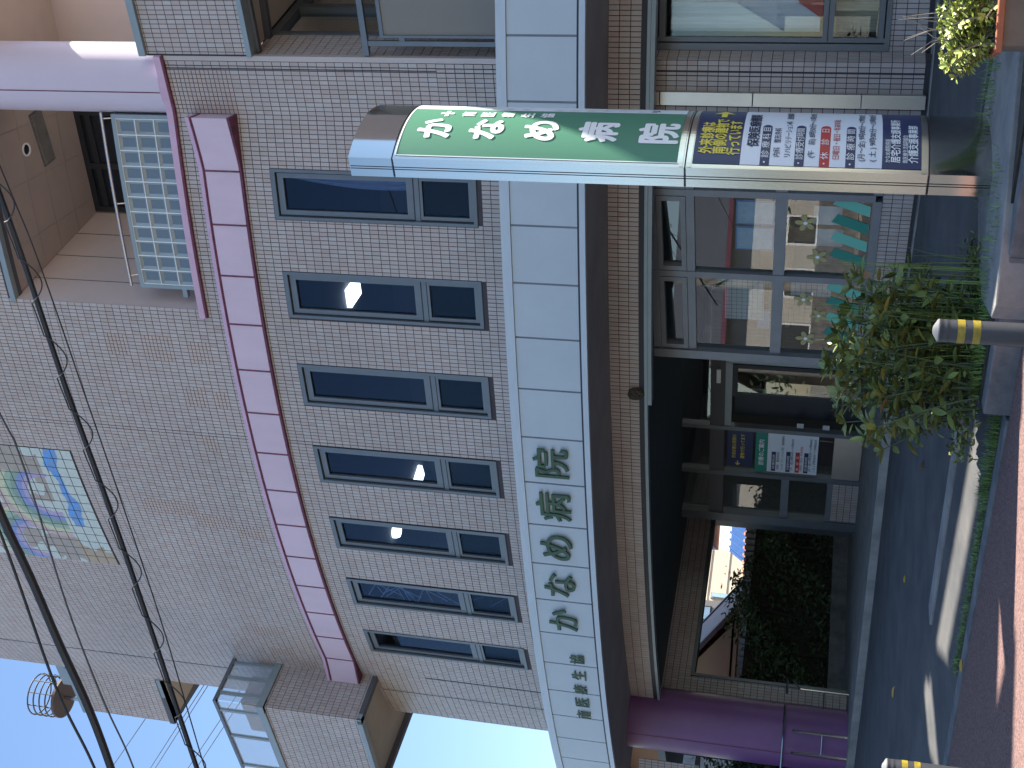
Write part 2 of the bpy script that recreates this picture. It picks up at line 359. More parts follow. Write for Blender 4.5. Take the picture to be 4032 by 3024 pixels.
# main curved wall + flat wing (upper left) + flat plane at right
wall_sheet(main, S_END, 0, 3.9, 15, holes, 'wall', M['grout'], H)
wall_sheet(main, 0, .62, 3.3, LB, [], 'wall', M['grout'], H)
wall_sheet(main, SW-1.12, SW, 11.16, 12.75, [], 'wall', M['grout'], H)
patch = [(sa(d0), sa(d1), z0, z1) for d0, d1, z0, z1 in [(-32.5,-31.5,9.1,9.4), (-32.6,-31.6,8.5,8.9), (-32.7,-31.7,7.95,8.3), (-34.6,-33.8,8.2,8.5), (-34.7,-33.9,7.9,8.15), (-36.8,-36.0,8.15,8.4),
     (-40.6,-39.7,8.8,9.6), (-41.2,-40.3,8.3,8.9), (-41.6,-40.8,7.9,8.3), (-48.9,-48.1,8.3,8.7), (-50.6,-50.0,8.2,8.6), (-51.6,-50.9,7.9,8.2), (-51.9,-51.3,8.6,8.9)]]
patch += [(0, .5, 7.2, 8.0)]
tile_field(main, S_END, 0, 3.9, 15, holes+[MOS], H, fine=patch, vj=(sa(-52.75), sa(-36.0)))
tile_field(main, 0, .62, 3.3, LB, [], H, fine=patch, indiv=lambda s, z: z < 4.9, vj=(.525,))
tile_field(main, SW-1.12, SW, 11.16, 12.75, [], H)
# panel with coping over the deep window recess (right), edge faces
wall_sheet(main, .66, 3.2, 6.95, 8.12, [], 'wall', M['grout'], H, off=.004)
tile_field(main, .67, 3.2, 6.95, 8.12, [], H)
def ribbon(fn, s0, s1, prof, name, m, step=.15, parent=H, label=None, bevel=0):
    """sweep a closed (off, z) profile along a wall surface"""
    k = max(1, int(abs(s1-s0)/step)); mb = MB(); n = len(prof)
    for i in range(k+1):
        s = s0+(s1-s0)*i/k; mb.v += [fn(s, z, off) for off, z in prof]
    for i in range(k):
        mb.f += [(i*n+j, i*n+(j+1)%n, (i+1)*n+(j+1)%n, (i+1)*n+j) for j in range(n)]
    mb.f += [tuple(range(n))[::-1], tuple(range(k*n, (k+1)*n))]
    return mb.build(name, m, parent, label=label, bevel=bevel)
def rect(o0, o1, z0, z1): return [(o0, z0), (o1, z0), (o1, z1), (o0, z1)]
ribbon(main, .605, .66, rect(-.05, .012, 3.95, 8.0), 'sealant_joint', M['tile'], step=1)
ribbon(main, .512, .524, rect(.001, .0075, 3.98, 7.98), 'sealant_joint', M['joint'], step=1)
ribbon(main, .655, .668, rect(.001, .012, 6.95, 8.12), 'sealant_joint', M['joint'], step=1)
ribbon(main, sa(-52.78), sa(-52.72), rect(.001, .0075, 9.4, 15), 'sealant_joint', M['joint'], step=1)
ribbon(main, sa(-52.9), sa(-52.83), rect(.001, .0085, 3.95, 7.0), 'sealant_joint', M['joint'], step=1)
ribbon(main, sa(-51.1), sa(-51.03), rect(.001, .0085, 3.95, 6.2), 'sealant_joint', M['joint'], step=1)
ribbon(main, .655, 3.2, rect(-.10, .035, 6.90, 6.955), 'soffit_trim', M['coping'])
ribbon(main, .655, 3.2, rect(-.16, -.10, 6.86, 6.95), 'soffit_trim', M['brown_trim'])
ribbon(main, .66, 3.6, rect(-.22, .05, 8.12, 8.2), 'coping', M['coping'])
ribbon(main, sa(-30.62), .66, rect(-.25, .06, LB-.065, LB+.01), 'balcony_edge', M['pink_trim'])
ribbon(main, sa(-30.62), .66, rect(-.2, .045, LB-.085, LB-.065), 'balcony_edge_drip', M['maroon'])

# --- slit windows
def window(s0, s1, kind):
    root = link('window', None, H)
    fr = lambda s, y, z: main(s, z, y)
    root['label'] = kind
    mb = MB(); o = .03   # outer frame, sits .012 proud
    a, b, c, d = s0, s1, ZB, ZT; fw_ = .036
    for p in ((a, a+fw_, c, d), (b-fw_, b, c, d)): mb.box(p[0], p[1], -.10, .014, p[2], p[3], fr)
    for z0, z1 in ((c, c+.04), (d-.05, d)): mb.box(a+fw_, b-fw_, -.10, .013, z0, z1, fr)
    zt = c + (d-c)*.285
    mb.box(a+fw_, b-fw_, -.09, -.012, zt-.02, zt+.035, fr)
    mb.build('frame', M['frame'], root)
    mb = MB()
    mb.box(a-.006, a, -.02, .011, c-.006, d+.004, fr); mb.box(b, b+.006, -.02, .011, c-.006, d+.004, fr); mb.box(a, b, -.02, .0105, d, d+.006, fr); mb.box(a, b, -.02, .0105, c-.008, c, fr)
    mb.box(a+.05, b-.05, -.05, -.008, zt+.036, zt+.046, fr); mb.box(a+.037, a+.047, -.06, -.0125, c+.045, d-.055, fr)
    mb.build('gasket', M['frame_dk'], root)
    mb = MB()   # sash bars
    z0, z1 = zt+.048, d-.062; aa, bb = a+.05, b-.05; w_ = .055
    mb.box(aa, aa+w_, -.07, -.018, z0, z1, fr); mb.box(bb-w_, bb, -.07, -.018, z0, z1, fr); mb.box(aa+w_, bb-w_, -.069, -.019, z0, z0+.075, fr); mb.box(aa+w_, bb-w_, -.069, -.019, z1-.07, z1, fr)
    z2, z3 = c+.045, zt-.024; v = .04
    mb.box(aa, aa+v, -.07, -.02, z2, z3, fr); mb.box(bb-v, bb, -.07, -.02, z2, z3, fr); mb.box(aa+v, bb-v, -.069, -.021, z2, z2+.05, fr); mb.box(aa+v, bb-v, -.069, -.021, z3-.03, z3, fr)
    mb.build('sash', M['frame'], root)
    mb = MB(); mb.box(aa+w_-.005, bb-w_+.005, -.05, -.044, z0+.07, z1-.065, fr); mb.build('pane', M['glass'], root)
    mb = MB(); mb.box(aa+v-.005, bb-v+.005, -.05, -.044, z2+.045, z3-.025, fr); mb.build('pane', M['glass_pattern'], root, label='patterned obscured lower pane')
    return root
labs = ['slit window with a white curtain behind it', 'slit window with a large lit ceiling lamp inside', 'plain dark slit window', 'slit window with a small lit lamp near its foot', 'slit window with a round lit lamp inside', 'slit window with thin white lines showing', 'slit window at the far left end']
for (a, b), l in zip(WIN, labs): window(a, b, l)
# curtain in the nearest window
mb = MB(); a, b = WIN[0]; pts = []
for i in range(13):
    z = 5.35 + 1.38*i/12; wd = .15*math.sin(math.pi*(.12+.5*(1-i/12)))**1.2
    pts.append((z, wd))
for (z, wd), (z2, w2) in zip(pts, pts[1:]):
    for q in range(6):
        f0, f1 = q/6, (q+1)/6; o0, o1 = -.16-.015*(q % 2), -.16-.015*((q+1) % 2)
        mb.quad(main(b-.10-wd*f0, z, o0), main(b-.10-wd*f1, z, o1), main(b-.10-w2*f1, z2, o1), main(b-.10-w2*f0, z2, o0))
mb.build('curtain', M['curtain'], H)
# thin white slanting lines just behind the pane of the sixth window
mb = MB(); a, b = WIN[5]
rr = random.Random(3)
for i in range(20):
    z = 4.75 + rr.random()*2.0; s1_, s2_ = a+.1+rr.random()*.12, b-.1-rr.random()*.12
    mb.tube([main(s1_, z, -.075), main(s2_, z+rr.uniform(-.35,.35), -.075)], .007, 5)
mb.build('white_lines', M['signwhite'], H)
# --- rooms behind
def ring(r0, r1, a0, a1, z0, z1, n=40):
    mb = MB()
    for i in range(n):
        p, q = R(a0+(a1-a0)*i/n), R(a0+(a1-a0)*(i+1)/n)
        mb.hexa([cyl(p,z0,r1), cyl(q,z0,r1), cyl(q,z0,r0), cyl(p,z0,r0), cyl(p,z1,r1), cyl(q,z1,r1), cyl(q,z1,r0), cyl(p,z1,r0)])
    return mb
ring(14.6, RW-.11, -55.4, -23.3, 3.86, 4.0).build('floor_slab', M['interior_dk'], H)
ring(14.6, RW-.11, -55.4, -23.3, 7.05, 7.3).build('floor_slab', M['interior'], H)
ring(14.6, 14.8, -56, -20, 3.3, 15, 24).build('inner_wall', M['interior'], H)
ring(14.6, RW-.05, -55.4, -30.5, 14.9, 15.0).build('roof_slab', M['concrete'], H)
for d in (-55.3, -23.6):
    mb = MB(); p = R(d); q = R(d+.25); mb.hexa([cyl(p,4,RW-.12), cyl(q,4,RW-.12), cyl(q,4,14.8), cyl(p,4,14.8), cyl(p,7.05,RW-.12), cyl(q,7.05,RW-.12), cyl(q,7.05,14.8), cyl(p,7.05,14.8)]); mb.build('partition', M['interior'], H)
def ceil_lamp(a, r_, wa, wr, round_=False):
    t = link('ceiling_lamp', None, H); mb = MB()
    if round_: mb.lathe(cyl(a, 0, r_)[:2], [(.001, 6.95), (.09, 6.95), (.11, 7.0), (.11, 7.045)], 20)
    else: mb.hexa([cyl(a-wa,6.98,r_+wr), cyl(a+wa,6.98,r_+wr), cyl(a+wa,6.98,r_-wr), cyl(a-wa,6.98,r_-wr), cyl(a-wa,7.045,r_+wr), cyl(a+wa,7.045,r_+wr), cyl(a+wa,7.045,r_-wr), cyl(a-wa,7.045,r_-wr)])
    mb.build('diffuser', M['lampglow'], t)
ceil_lamp(-.5778, 16.32, .008, .2); ceil_lamp(-.858, 15.35, .008, .15); ceil_lamp(-.8423, 16.61, .01, .2, True)
# building mass behind (closed)
mb = MB(); poly = [cyl(R(a), 0, 14.6)[:2] for a in range(-56, -19, 4)] + [(8, 24), (6, 34), (-4, 34)]
mb.prism(poly, 2.96, 15); mb.build('rear_block', M['beige_pink'], H)
# --- wing at upper left: overhanging flat piece with soffit
mb = MB(); o_ = W0 + DW*1.12; back = o_ + Vector((.62, .95)); b0 = W0 + Vector((-.35, 1.5))
mb.prism([(W0.x+.02, W0.y+.02), (o_.x, o_.y), (b0.x, b0.y)], 11.19, 12.72); mb.build('wing_core', M['beige_pink'], H)
mb = MB(); mb.prism([(W0.x-.03, W0.y-.01), (o_.x-.02, o_.y-.03), (b0.x-.03, b0.y+.05), (b0.x+.12, b0.y-.1)], 11.10, 11.19); mb.build('soffit_trim', M['brown_trim'], H)
mb = MB(); mb.prism([(W0.x+.0, W0.y+.10), (o_.x+.12, o_.y+.02), (b0.x+.06, b0.y-.2)], 11.09, 11.12); mb.build('soffit', M['beige_y'], H)
ribbon(main, SW-1.13, SW, rect(-.1, .03, 11.10, 11.165), 'soffit_trim', M['coping'])
ribbon(main, SW-1.15, SW-.0, rect(-.35, .04, 12.74, 12.86), 'coping', M['coping'])
# --- pink band: fifteen bent panels
def band_off(t): return .05 + .17*max(0, 1-t/1.0)**1.3
edges = [-23.1-1.92*i for i in range(16)]
bz0 = lambda d: 7.25+.0*d; bz1 = 7.66
for i in range(15):
    d1, d0 = edges[i], edges[i+1]
    f = lambda t: .05 + (.17*(1-t)**1.2 if i == 0 else .16*t**1.2 if i == 14 else 0)
    mb = MB(); n = 4
    for j in range(n):
        ta, tb = j/n, (j+1)/n; da, db = d1+(d0-d1)*(ta*.985+.0075), d1+(d0-d1)*(tb*.985+.0075)
        sA, sB = sa(da), sa(db)
        mb.hexa([main(sB,7.25,f(tb)), main(sA,7.25,f(ta)), main(sA,7.25,0), main(sB,7.25,0), main(sB,7.66,f(tb)), main(sA,7.66,f(ta)), main(sA,7.66,0), main(sB,7.66,0)])
    mb.build('band_panel', M['pink'], H)
for z0, z1, e in ((7.222, 7.255, .006), (7.655, 7.69, .004)):
  mb = MB()
  for i in range(15*4):
    da, db = -23.1-28.8*i/60, -23.1-28.8*(i+1)/60
    g = lambda t: .035+(.17*max(0, 1-(t+23.1)/-1.92)**1.2 if t > -25.02 else .16*min(1, (-49.98-t)/1.92)**1.2 if t < -49.98 else 0)
    mb.hexa([main(sa(db),z0,g(db)+e+.01), main(sa(da),z0,g(da)+e+.01), main(sa(da),z0,0.003), main(sa(db),z0,.003), main(sa(db),z1,g(db)+e), main(sa(da),z1,g(da)+e), main(sa(da),z1,.003), main(sa(db),z1,.003)])
  mb.build('band_flashing', M['maroon'], H)
mb = MB()
for i in range(1, 15):
    d = edges[i]; mb.hexa([main(sa(d-.03),7.25,.056), main(sa(d+.03),7.25,.056), main(sa(d+.03),7.25,.0), main(sa(d-.03),7.25,0), main(sa(d-.03),7.665,.056), main(sa(d+.03),7.665,.056), main(sa(d+.03),7.665,0), main(sa(d-.03),7.665,0)])
mb.build('band_joint', M['maroon'], H)
mb = MB()
for i in range(60):
    da, db = -23.1-28.8*i/60, -23.1-28.8*(i+1)/60
    g = lambda t: .06+(.17*max(0, 1-(t+23.1)/-1.92)**1.2 if t > -25.02 else .16*min(1, (-49.98-t)/1.92)**1.2 if t < -49.98 else 0)
    mb.hexa([main(sa(db),7.69,g(db)), main(sa(da),7.69,g(da)), main(sa(da),7.69,0), main(sa(db),7.69,0), main(sa(db),7.74,g(db)-.01), main(sa(da),7.74,g(da)-.01), main(sa(da),7.74,0), main(sa(db),7.74,0)])
mb.build('band_top_trim', M['pink_trim'], H)

# --- mosaic of picture tiles, upper left
def mural():
    m = bpy.data.materials.new('mosaic glaze'); m.use_nodes = True; nt = m.node_tree; b = nt.nodes['Principled BSDF']; b.inputs['Roughness'].default_value = .3
    a = nt.nodes.new('ShaderNodeVertexColor'); a.layer_name = 'Col'; tc = nt.nodes.new('ShaderNodeTexCoord'); n = nt.nodes.new('ShaderNodeTexNoise'); n.inputs['Scale'].default_value = 22; nt.links.new(tc.outputs['Object'], n.inputs[0])
    mr = nt.nodes.new('ShaderNodeMapRange'); mr.inputs[3].default_value = .82; mr.inputs[4].default_value = 1.15; nt.links.new(n.outputs['Fac'], mr.inputs[0])
    mx = nt.nodes.new('ShaderNodeMix'); mx.data_type = 'RGBA'; mx.blend_type = 'MULTIPLY'; mx.inputs[0].default_value = 1
    nt.links.new(a.outputs[0], mx.inputs[6]); nt.links.new(mr.outputs[0], mx.inputs[7]); nt.links.new(mx.outputs[2], b.inputs['Base Color'])
    s0, s1, z0, _ = MOS; nc = 14; pw = (s1-s0)/nc; nr = 15; Wd = s1-s0
    cw = (.50,.56,.53); blue = (.16,.30,.58); brown = (.36,.315,.27); tan = (.40,.32,.22)
    bands = [(.40,.34,.50), (.22,.28,.54), (.22,.32,.27), (.32,.42,.32), (.53,.54,.38), (.50,.38,.37)]
    def colr(s, z):
        x = (s-s0)/Wd; y = (z-z0)   # x 0 left..1 right, y metres up
        # river along the foot
        c = cw
        yr = .33+.05*math.sin(x*9)+.02*math.sin(x*31)
        if x > .36 and abs(y-yr-.02*math.sin(x*5)) < .075+.03*math.sin(x*14+1): return blue if math.sin(x*40+y*30) > -.5 else (.12,.32,.70)
        # lower rainbow: two arcs meeting
        for (ax, ay, rad) in ((.62, .42, .86), (.18, .95, .80)):
            dx, dy = (x-ax)*Wd, y-ay-.15; d = math.hypot(dx, dy)
            if rad-.52 < d < rad and dy > -.05 and (ax > .5 and x < .80 or ax < .5):
                return bands[max(0, min(5, int((d-(rad-.52))/.0867)))]
        n1 = math.sin(x*11+y*3+1)*math.cos(y*6-x*7)+.25*math.sin(x*37)*math.sin(y*29)
        if x > .56 and .55 < y < 1.55 and n1 > -.45: return brown
        if x < .30 and .12 < y < 1.35 and n1 > -.2: return tan if y < .5 else brown
        if x < .12 and y < .5: return tan
        return cw
    base = wall_sheet(main, s0, s1, z0, 15, [], 'mosaic_backing', M['joint'], H, off=.002)
    sub = 8
    for i in range(nc):
        for j in range(nr):
            a0, a1 = s0+i*pw+.005, s0+(i+1)*pw-.005; c0, c1 = z0+j*.152+.005, z0+(j+1)*.152-.005
            if c1 > 14.9: continue
            vs = []; fs = []
            for p in range(sub+1):
                for q in range(sub+1): vs.append(main(a0+(a1-a0)*p/sub, c0+(c1-c0)*q/sub, .012))
            cols = []
            for p in range(sub):
                for q in range(sub):
                    k = p*(sub+1)+q; fs.append((k, k+sub+1, k+sub+2, k+1)); cols.append(colr(a0+(a1-a0)*(p+.5)/sub, c0+(c1-c0)*(q+.5)/sub))
            me = bpy.data.meshes.new('mosaic_tile'); me.from_pydata(vs, [], fs); ca = me.color_attributes.new('Col', 'FLOAT_COLOR', 'CORNER')
            arr = np.ones((len(fs)*4, 4), 'f'); arr[:, :3] = np.repeat(np.array(cols, 'f'), 4, 0); ca.data.foreach_set('color', arr.ravel()); me.materials.append(m); me.update()
            link('mosaic_tile', me, H)
mural()

# --- loggia with glass block balustrade
def inw(s, d): p = main(s, 0, -d); return (p[0], p[1])
lc = (1.95, 15.48)
mb = MB(); mb.quad((*inw(LOG[0],.0), LB), (*lc, LB), (*lc, 10.55), (*inw(LOG[0],.0), 10.55)); mb.build('loggia_wall', M['beige_pink'], H)
mb = MB()     # panel joints on the side wall
for t in (.22, .47, .72):
    p = Vector(inw(LOG[0],0))*(1-t)+Vector(lc)*t; q = Vector((.8,-.6))*.004
    mb.box(-.006, .006, -.004, .004, LB, 10.54, lambda x, y, z: (p.x+q.x+x*.6, p.y+q.y+y, z))
mb.build('panel_joint', M['brown_trim'], H)
bw = plane(lc, (5.6, 13.35))
mb = MB(); mb.quad(bw(0,LB), bw(4.3,LB), bw(4.3,10.55), bw(0,10.55)); mb.build('loggia_wall', M['beige_pink'], H)
dr = link('loggia_window', None, H)
mb = MB(); fr = lambda s, y, z: bw(s, z, y)
mb.box(.02, 2.0, .0, .06, 10.42, 10.5, fr); mb.box(.02, .09, 0, .06, LB, 10.42, fr); mb.box(.62, .70, 0, .06, LB, 10.42, fr); mb.box(1.35, 1.43, 0, .06, LB, 10.42, fr); mb.box(.09, 2.0, .0, .05, 10.28, 10.36, fr)
mb.build('frame', M['frame_dk'], dr)
mb = MB(); mb.box(.03, 2.0, .008, .02, LB, 10.44, fr); mb.build('pane', mat('dark loggia glass', (.02,.024,.035), .08), dr)
# loggia ceiling (ends just right of the column) with board joints
A_ = inw(LOG[0], .02); mbp = [inw(sa(d), .03) for d in np.linspace(-30.3, -23.1, 10)] + [tuple(Q0+DQ*1.45-NQ*.03)]
ceil = mbp + [(4.42, 13.72), (4.5, 14.0), lc]
mb = MB(); mb.prism(ceil, 10.5, 10.62); mb.build('loggia_ceiling', M['beige'], H)
ribbon(main, sa(-30.45), 1.46, rect(-.06, .03, 10.49, 10.56), 'soffit_trim', M['coping'])
ribbon(main, sa(-30.45), 1.46, rect(-.12, -.05, 10.485, 10.50), 'soffit_trim', M['brown_trim'])
pe = plane(tuple(Q0+DQ*1.46), (4.50, 14.0)); mb = MB(); mb.box(0, 2.0, -.05, .06, 10.44, 10.72, lambda s, y, z: pe(s, z, y)); mb.build('soffit_trim', M['brown_trim'], H)
ribbon(main, sa(-28.6), 1.46, rect(-.3, .0, 10.57, 15), 'wall', M['grout'])
mb = MB()
for t in (.35, .75, 1.15, 1.6):
    p0 = inw(sa(-30.0), t); mb.box(-.005, .005, -.003, .003, 0, 1, lambda x, y, z: (0,0,0)) if 0 else None
    pts = [(*inw(sa(d), t), 10.497) for d in np.linspace(-29.8, -23.2, 8)]
    mb.tube(pts, .0022, 4)
for d in (-28.6, -26.4, -24.3): mb.tube([(*inw(sa(d), .1), 10.497), (*inw(sa(d), 1.9), 10.497)], .0022, 4)
mb.build('ceiling_joint', M['soffit'], H)
gv = link('ceiling_vent', None, H); V0, V1 = Vector((2.93, 13.9)), Vector((2.40, 14.28)); pv = plane(V0, V1)
mb = MB(); mb.box(-.02, .67, -.13, .13, 10.485, 10.499, lambda s, y, z: pv(s, z, y)); mb.build('backing', M['concrete_dk'], gv)
for i in range(11):
    mb = MB(); mb.box(.0, .65, -.11+i*.021, -.10+i*.021, 10.472, 10.484, lambda s, y, z: pv(s, z, y)); mb.build('vent_slat', M['concrete'], gv)
dl = link('downlight', None, H); mb = MB(); mb.lathe((2.45,13.79), [(.085,10.499),(.085,10.488),(.066,10.486),(.06,10.498)], 24); mb.build('ring', M['white'], dl, smooth=True)
mb = MB(); mb.lathe((2.45,13.79), [(.06,10.4975),(.001,10.4972)], 20); mb.build('lens', M['frame_dk'], dl)
# balustrade
bal = thing('glass_block_balustrade', 'balustrade of square glass blocks in a grey frame on the upper balcony', 'balustrade')
gs0, gs1 = sa(-29.55), sa(-23.40); nb = 11; gp = (gs1-gs0)/nb; gz0 = 8.06; gh = .235
for i in range(nb):
    for j in range(3):
        a, b, c, d = gs0+i*gp+.008, gs0+(i+1)*gp-.008, gz0+j*gh+.008, gz0+(j+1)*gh-.008
        mb = MB(); pts = [(a,c),(b,c),(b,d),(a,d)]; sh = .028; ins = [(a+sh,c+sh),(b-sh,c+sh),(b-sh,d-sh),(a+sh,d-sh)]
        vs = [main(s, z, -.10) for s, z in pts] + [main(s, z, -.125) for s, z in ins] + [main(s, z, -.2) for s, z in pts]
        mb.add(vs, [(0,1,5,4), (1,2,6,5), (2,3,7,6), (3,0,4,7), (8,11,10,9), (0,8,9,1), (1,9,10,2), (2,10,11,3), (3,11,8,0)])
        o = mb.build('glass_block', M['glass_block'], bal); mb2 = MB(); mb2.add([vs[4], vs[5], vs[6], vs[7]], [(0,1,2,3)]); mb2.build('block_core', M['glass_block_in'], o)
mb = MB()
for i in range(nb+1): mb.tube([main(gs0+i*gp, gz0, -.097), main(gs0+i*gp, gz0+3*gh, -.097)], .0065, 6)
for j in range(4): mb.tube([main(gs0+(gs1-gs0)*k/12, gz0+j*gh, -.097) for k in range(13)], .0065, 6)
mb.build('joint_grid', M['glass_joint'], bal)
ribbon(main, gs0-.05, gs1+.05, rect(-.21, -.085, gz0+3*gh, gz0+3*gh+.045), 'top_frame', M['coping'], parent=bal)
for q in (gs0-.05, gs1+.005): ribbon(main, q, q+.045, rect(-.21, -.085, gz0-.03, gz0+3*gh), 'side_frame', M['coping'], parent=bal)
mb = MB(); zz = gz0+3*gh+.16; mb.tube([main(gs0-.03+(gs1-gs0+.1)*k/12, zz, -.08) for k in range(13)], .02, 10)
for q in (gs0+.1, (gs0+gs1)/2, gs1): mb.tube([main(q, zz, -.08), main(q, gz0+3*gh+.03, -.14)], .009, 6)
mb.build('handrail', M['steel'], bal, smooth=True)
mb = MB(); mb.box(gs0-.16, gs0-.05, -.16, -.10, 8.22, 8.28, lambda s, y, z: main(s, z, y)); mb.build('bracket', M['coping'], bal)
# --- lilac column on the balcony
def column(c, r, z0, z1, m, name, label, seam):
    t = thing(name, label, 'column'); mb = MB(); mb.lathe(c, [(r, z0), (r, z1)], 64); mb.build('shaft', m, t, smooth=True)
    mb = MB(); mb.lathe(c, [(r+.003, z0), (r+.003, z1)], 2, R(seam-.9), R(seam+.9)); mb.build('seam', M['maroon'], t); return t
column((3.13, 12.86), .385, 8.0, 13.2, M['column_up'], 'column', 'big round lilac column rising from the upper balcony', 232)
mb = MB(); mb.lathe((3.13,12.86), [(.40, 7.99), (.40, 8.05), (.385, 8.06)], 48); mb.build('column_base', M['pink_trim'], H)
# --- dark frame + beige wall right of the column are the back wall already; add vertical frame
mb = MB(); mb.box(2.95, 3.03, .01, .05, LB, 10.45, lambda s, y, z: bw(s, z, y)); mb.build('corner_frame', M['brown_trim'], H)
mb = MB(); mb.prism([tuple(inw(sa(-30.3),.02)), tuple(inw(sa(-23.1),.02)), tuple(Q0+DQ*3.4-NQ*.1), (6.5,13.0), lc], 7.86, LB); mb.build('balcony_floor', M['concrete'], H)

# --- deep window recess on the right: return wall, side window, rail with mesh
rp0 = Q0 + DQ*.62; ret = plane(rp0, (4.35, 13.72))
wall_sheet(ret, 0, .62, 3.3, 6.95, [], 'wall', M['grout'], H); tile_field(ret, .0, .60, 3.3, 6.95, [], H, indiv=lambda s, z: z < 4.6)
wr = link('side_window', None, H); fr = lambda s, y, z: ret(s, z, y)
mb = MB(); mb.box(.60, .66, -.1, .02, 3.3, 6.95, fr); mb.box(.66, 2.6, -.1, .02, 6.86, 6.95, fr); mb.box(1.3, 1.42, -.09, .015, 3.3, 6.86, fr); mb.box(.66, 2.6, -.09, .01, 3.3, 4.4, fr); mb.box(.66,.72,-.09,.0,4.4,6.86,fr)
mb.build('frame', M['frame'], wr)
mb = MB(); mb.box(.66, 2.6, -.06, -.05, 4.4, 6.86, fr); mb.build('pane', M['glass_store'], wr)
mb = MB(); mb.box(.6, 2.6, -.09, .03, 6.955, 7.05, fr); mb.build('head_trim', M['frame_dk'], H)
mb = MB(); s_ = Q0+DQ*.66; mb.prism([tuple(s_-NQ*.1), tuple(Q0+DQ*3.2-NQ*.1), (6.4,12.4), tuple(ret(2.2,0)[:2]), tuple(ret(.05,0)[:2])], 6.97, 7.03); mb.build('soffit', M['beige_y'], H)
mb = MB(); p = ret(.6,0); q = tuple(Q0+DQ*2.4-NQ*.75); mb.box(0, 1, 0, 0, 0, 0) if 0 else None
pf = plane(ret(.52,0)[:2], (5.3, 11.75)); mb.box(-.03, 2, -.05, .02, 6.9, 6.97, lambda s, y, z: pf(s, z, y)); mb.build('soffit_trim', M['brown_trim'], H)
far = plane((4.75, 14.2), (6.2, 13.1)); mb = MB(); mb.box(-1.2, 3, -.1, 0, 3.3, 8, lambda s, y, z: far(s, z, y)); mb.build('wall', M['beige_pink'], H)
mb = MB(); mb.box(-.8, 2, -.02, .004, 3.3, 8, lambda s, y, z: far(s, z, y+.01)) if 0 else mb.box(0,.01,0,.01,3.4,3.41,lambda s,y,z: far(s,z,y)); mb.build('joint', M['brown_trim'], H)
# mesh guard in front
gr = thing('window_guard', 'dark metal guard rail with a mesh screen across the deep upper window', 'guard rail')
gl = plane(tuple(Q0+DQ*.78-NQ*.02), tuple(Q0+DQ*3-NQ*.02)); fr = lambda s, y, z: gl(s, z, y)
mb = MB(); mb.box(-.10, 2.4, -.02, .03, 5.60, 5.66, fr); mb.build('top_rail', M['frame'], gr)
mb = MB(); mb.box(.0, .05, -.015, .02, 3.9, 5.60, fr); mb.build('post', M['frame'], gr)
mb = MB(); mb.box(.085, .11, -.01, .02, 4.10, 5.46, fr); mb.box(.11, 2.2, -.01, .02, 5.42, 5.46, fr); mb.box(.11, 2.2, -.01, .02, 4.08, 4.14, fr); mb.box(.05,.085,-.01,.015,4.2,4.26,fr); mb.box(.05,.085,-.01,.015,5.2,5.26,fr); mb.build('screen_frame', M['frame'], gr)
def mesh_mat(col=(.30,.28,.25), mixv=.62):
    m = bpy.data.materials.new('mesh screen net'); m.use_nodes = True; nt = m.node_tree; L = nt.links; b = nt.nodes['Principled BSDF']; b.inputs['Base Color'].default_value = (*col,1); b.inputs['Roughness'].default_value = .7
    t = nt.nodes.new('ShaderNodeBsdfTransparent'); mx = nt.nodes.new('ShaderNodeMixShader'); mx.inputs[0].default_value = mixv
    L.new(t.outputs[0], mx.inputs[1]); L.new(b.outputs[0], mx.inputs[2]); L.new(mx.outputs[0], nt.nodes['Material Output'].inputs[0]); return m
mb = MB(); mb.box(.11, 2.2, .002, .004, 4.14, 5.42, fr); mb.build('screen_net', mesh_mat(), gr)
mb = MB(); mb.box(.15, 1.2, -.9, -.86, 4.1, 4.9, fr); mb.build('curtain', M['curtain_c'], H)
mb = MB(); mb.prism([tuple(Q0+DQ*.66), tuple(Q0+DQ*3), (6.2,13), tuple(ret(2.4,0)[:2])], 3.3, 4.02); mb.build('floor_slab', M['concrete'], H)

# --- box bay projecting at the left
b0_, b1_, b2_ = (-4.55, 18.30), (-5.06, 17.69), (-6.40, 18.90)
bs, bf = plane(b0_, b1_), plane(b1_, b2_)
Z0b, Z1b = 7.06, 8.53
for f_, l in ((bs, bs.length), (bf, bf.length)):
    wall_sheet(f_, 0, l, Z0b, Z1b, [], 'wall', M['grout'], H); tile_field(f_, .0, l, Z0b, Z1b, [], H)
mb = MB(); rb = (-5.62, 20.3); mb.prism([b0_, b1_, b2_, (-5.51, 20.17)], Z0b-.01, Z0b+.04); mb.build('soffit', M['beige_y'], H)
def strip(f_, s0, s1, o0, o1, z0, z1, m, nm, par=H): mb = MB(); mb.box(s0, s1, o0, o1, z0, z1, lambda s, y, z: f_(s, z, y)); return mb.build(nm, M[m], par)
strip(bs, -.02, bs.length+.03, -.08, .03, Z0b-.07, Z0b, 'brown_trim', 'soffit_trim'); strip(bf, -.03, bf.length, -.08, .03, Z0b-.07, Z0b, 'coping', 'soffit_trim')
be = plane((-5.50, 20.20), (-6.42, 18.90)); strip(be, -.05, be.length, -.05, .05, Z0b-.1, Z0b-.012, 'brown_trim', 'soffit_trim')
strip(bs, -.02, bs.length+.05, -.12, .04, Z1b, Z1b+.11, 'coping', 'coping'); strip(bf, -.045, bf.length, -.12, .039, Z1b, Z1b+.11, 'coping', 'coping')
br = thing('balcony_railing', 'grey railing with clear screens above the tiled box bay at left', 'railing')
zr0, zr1 = Z1b+.11, 9.30
strip(bs, .0, bs.length+.03, -.03, .03, zr1, zr1+.05, 'frame', 'top_rail', br); strip(bf, -.03, bf.length, -.03, .029, zr1, zr1+.05, 'frame', 'top_rail', br)
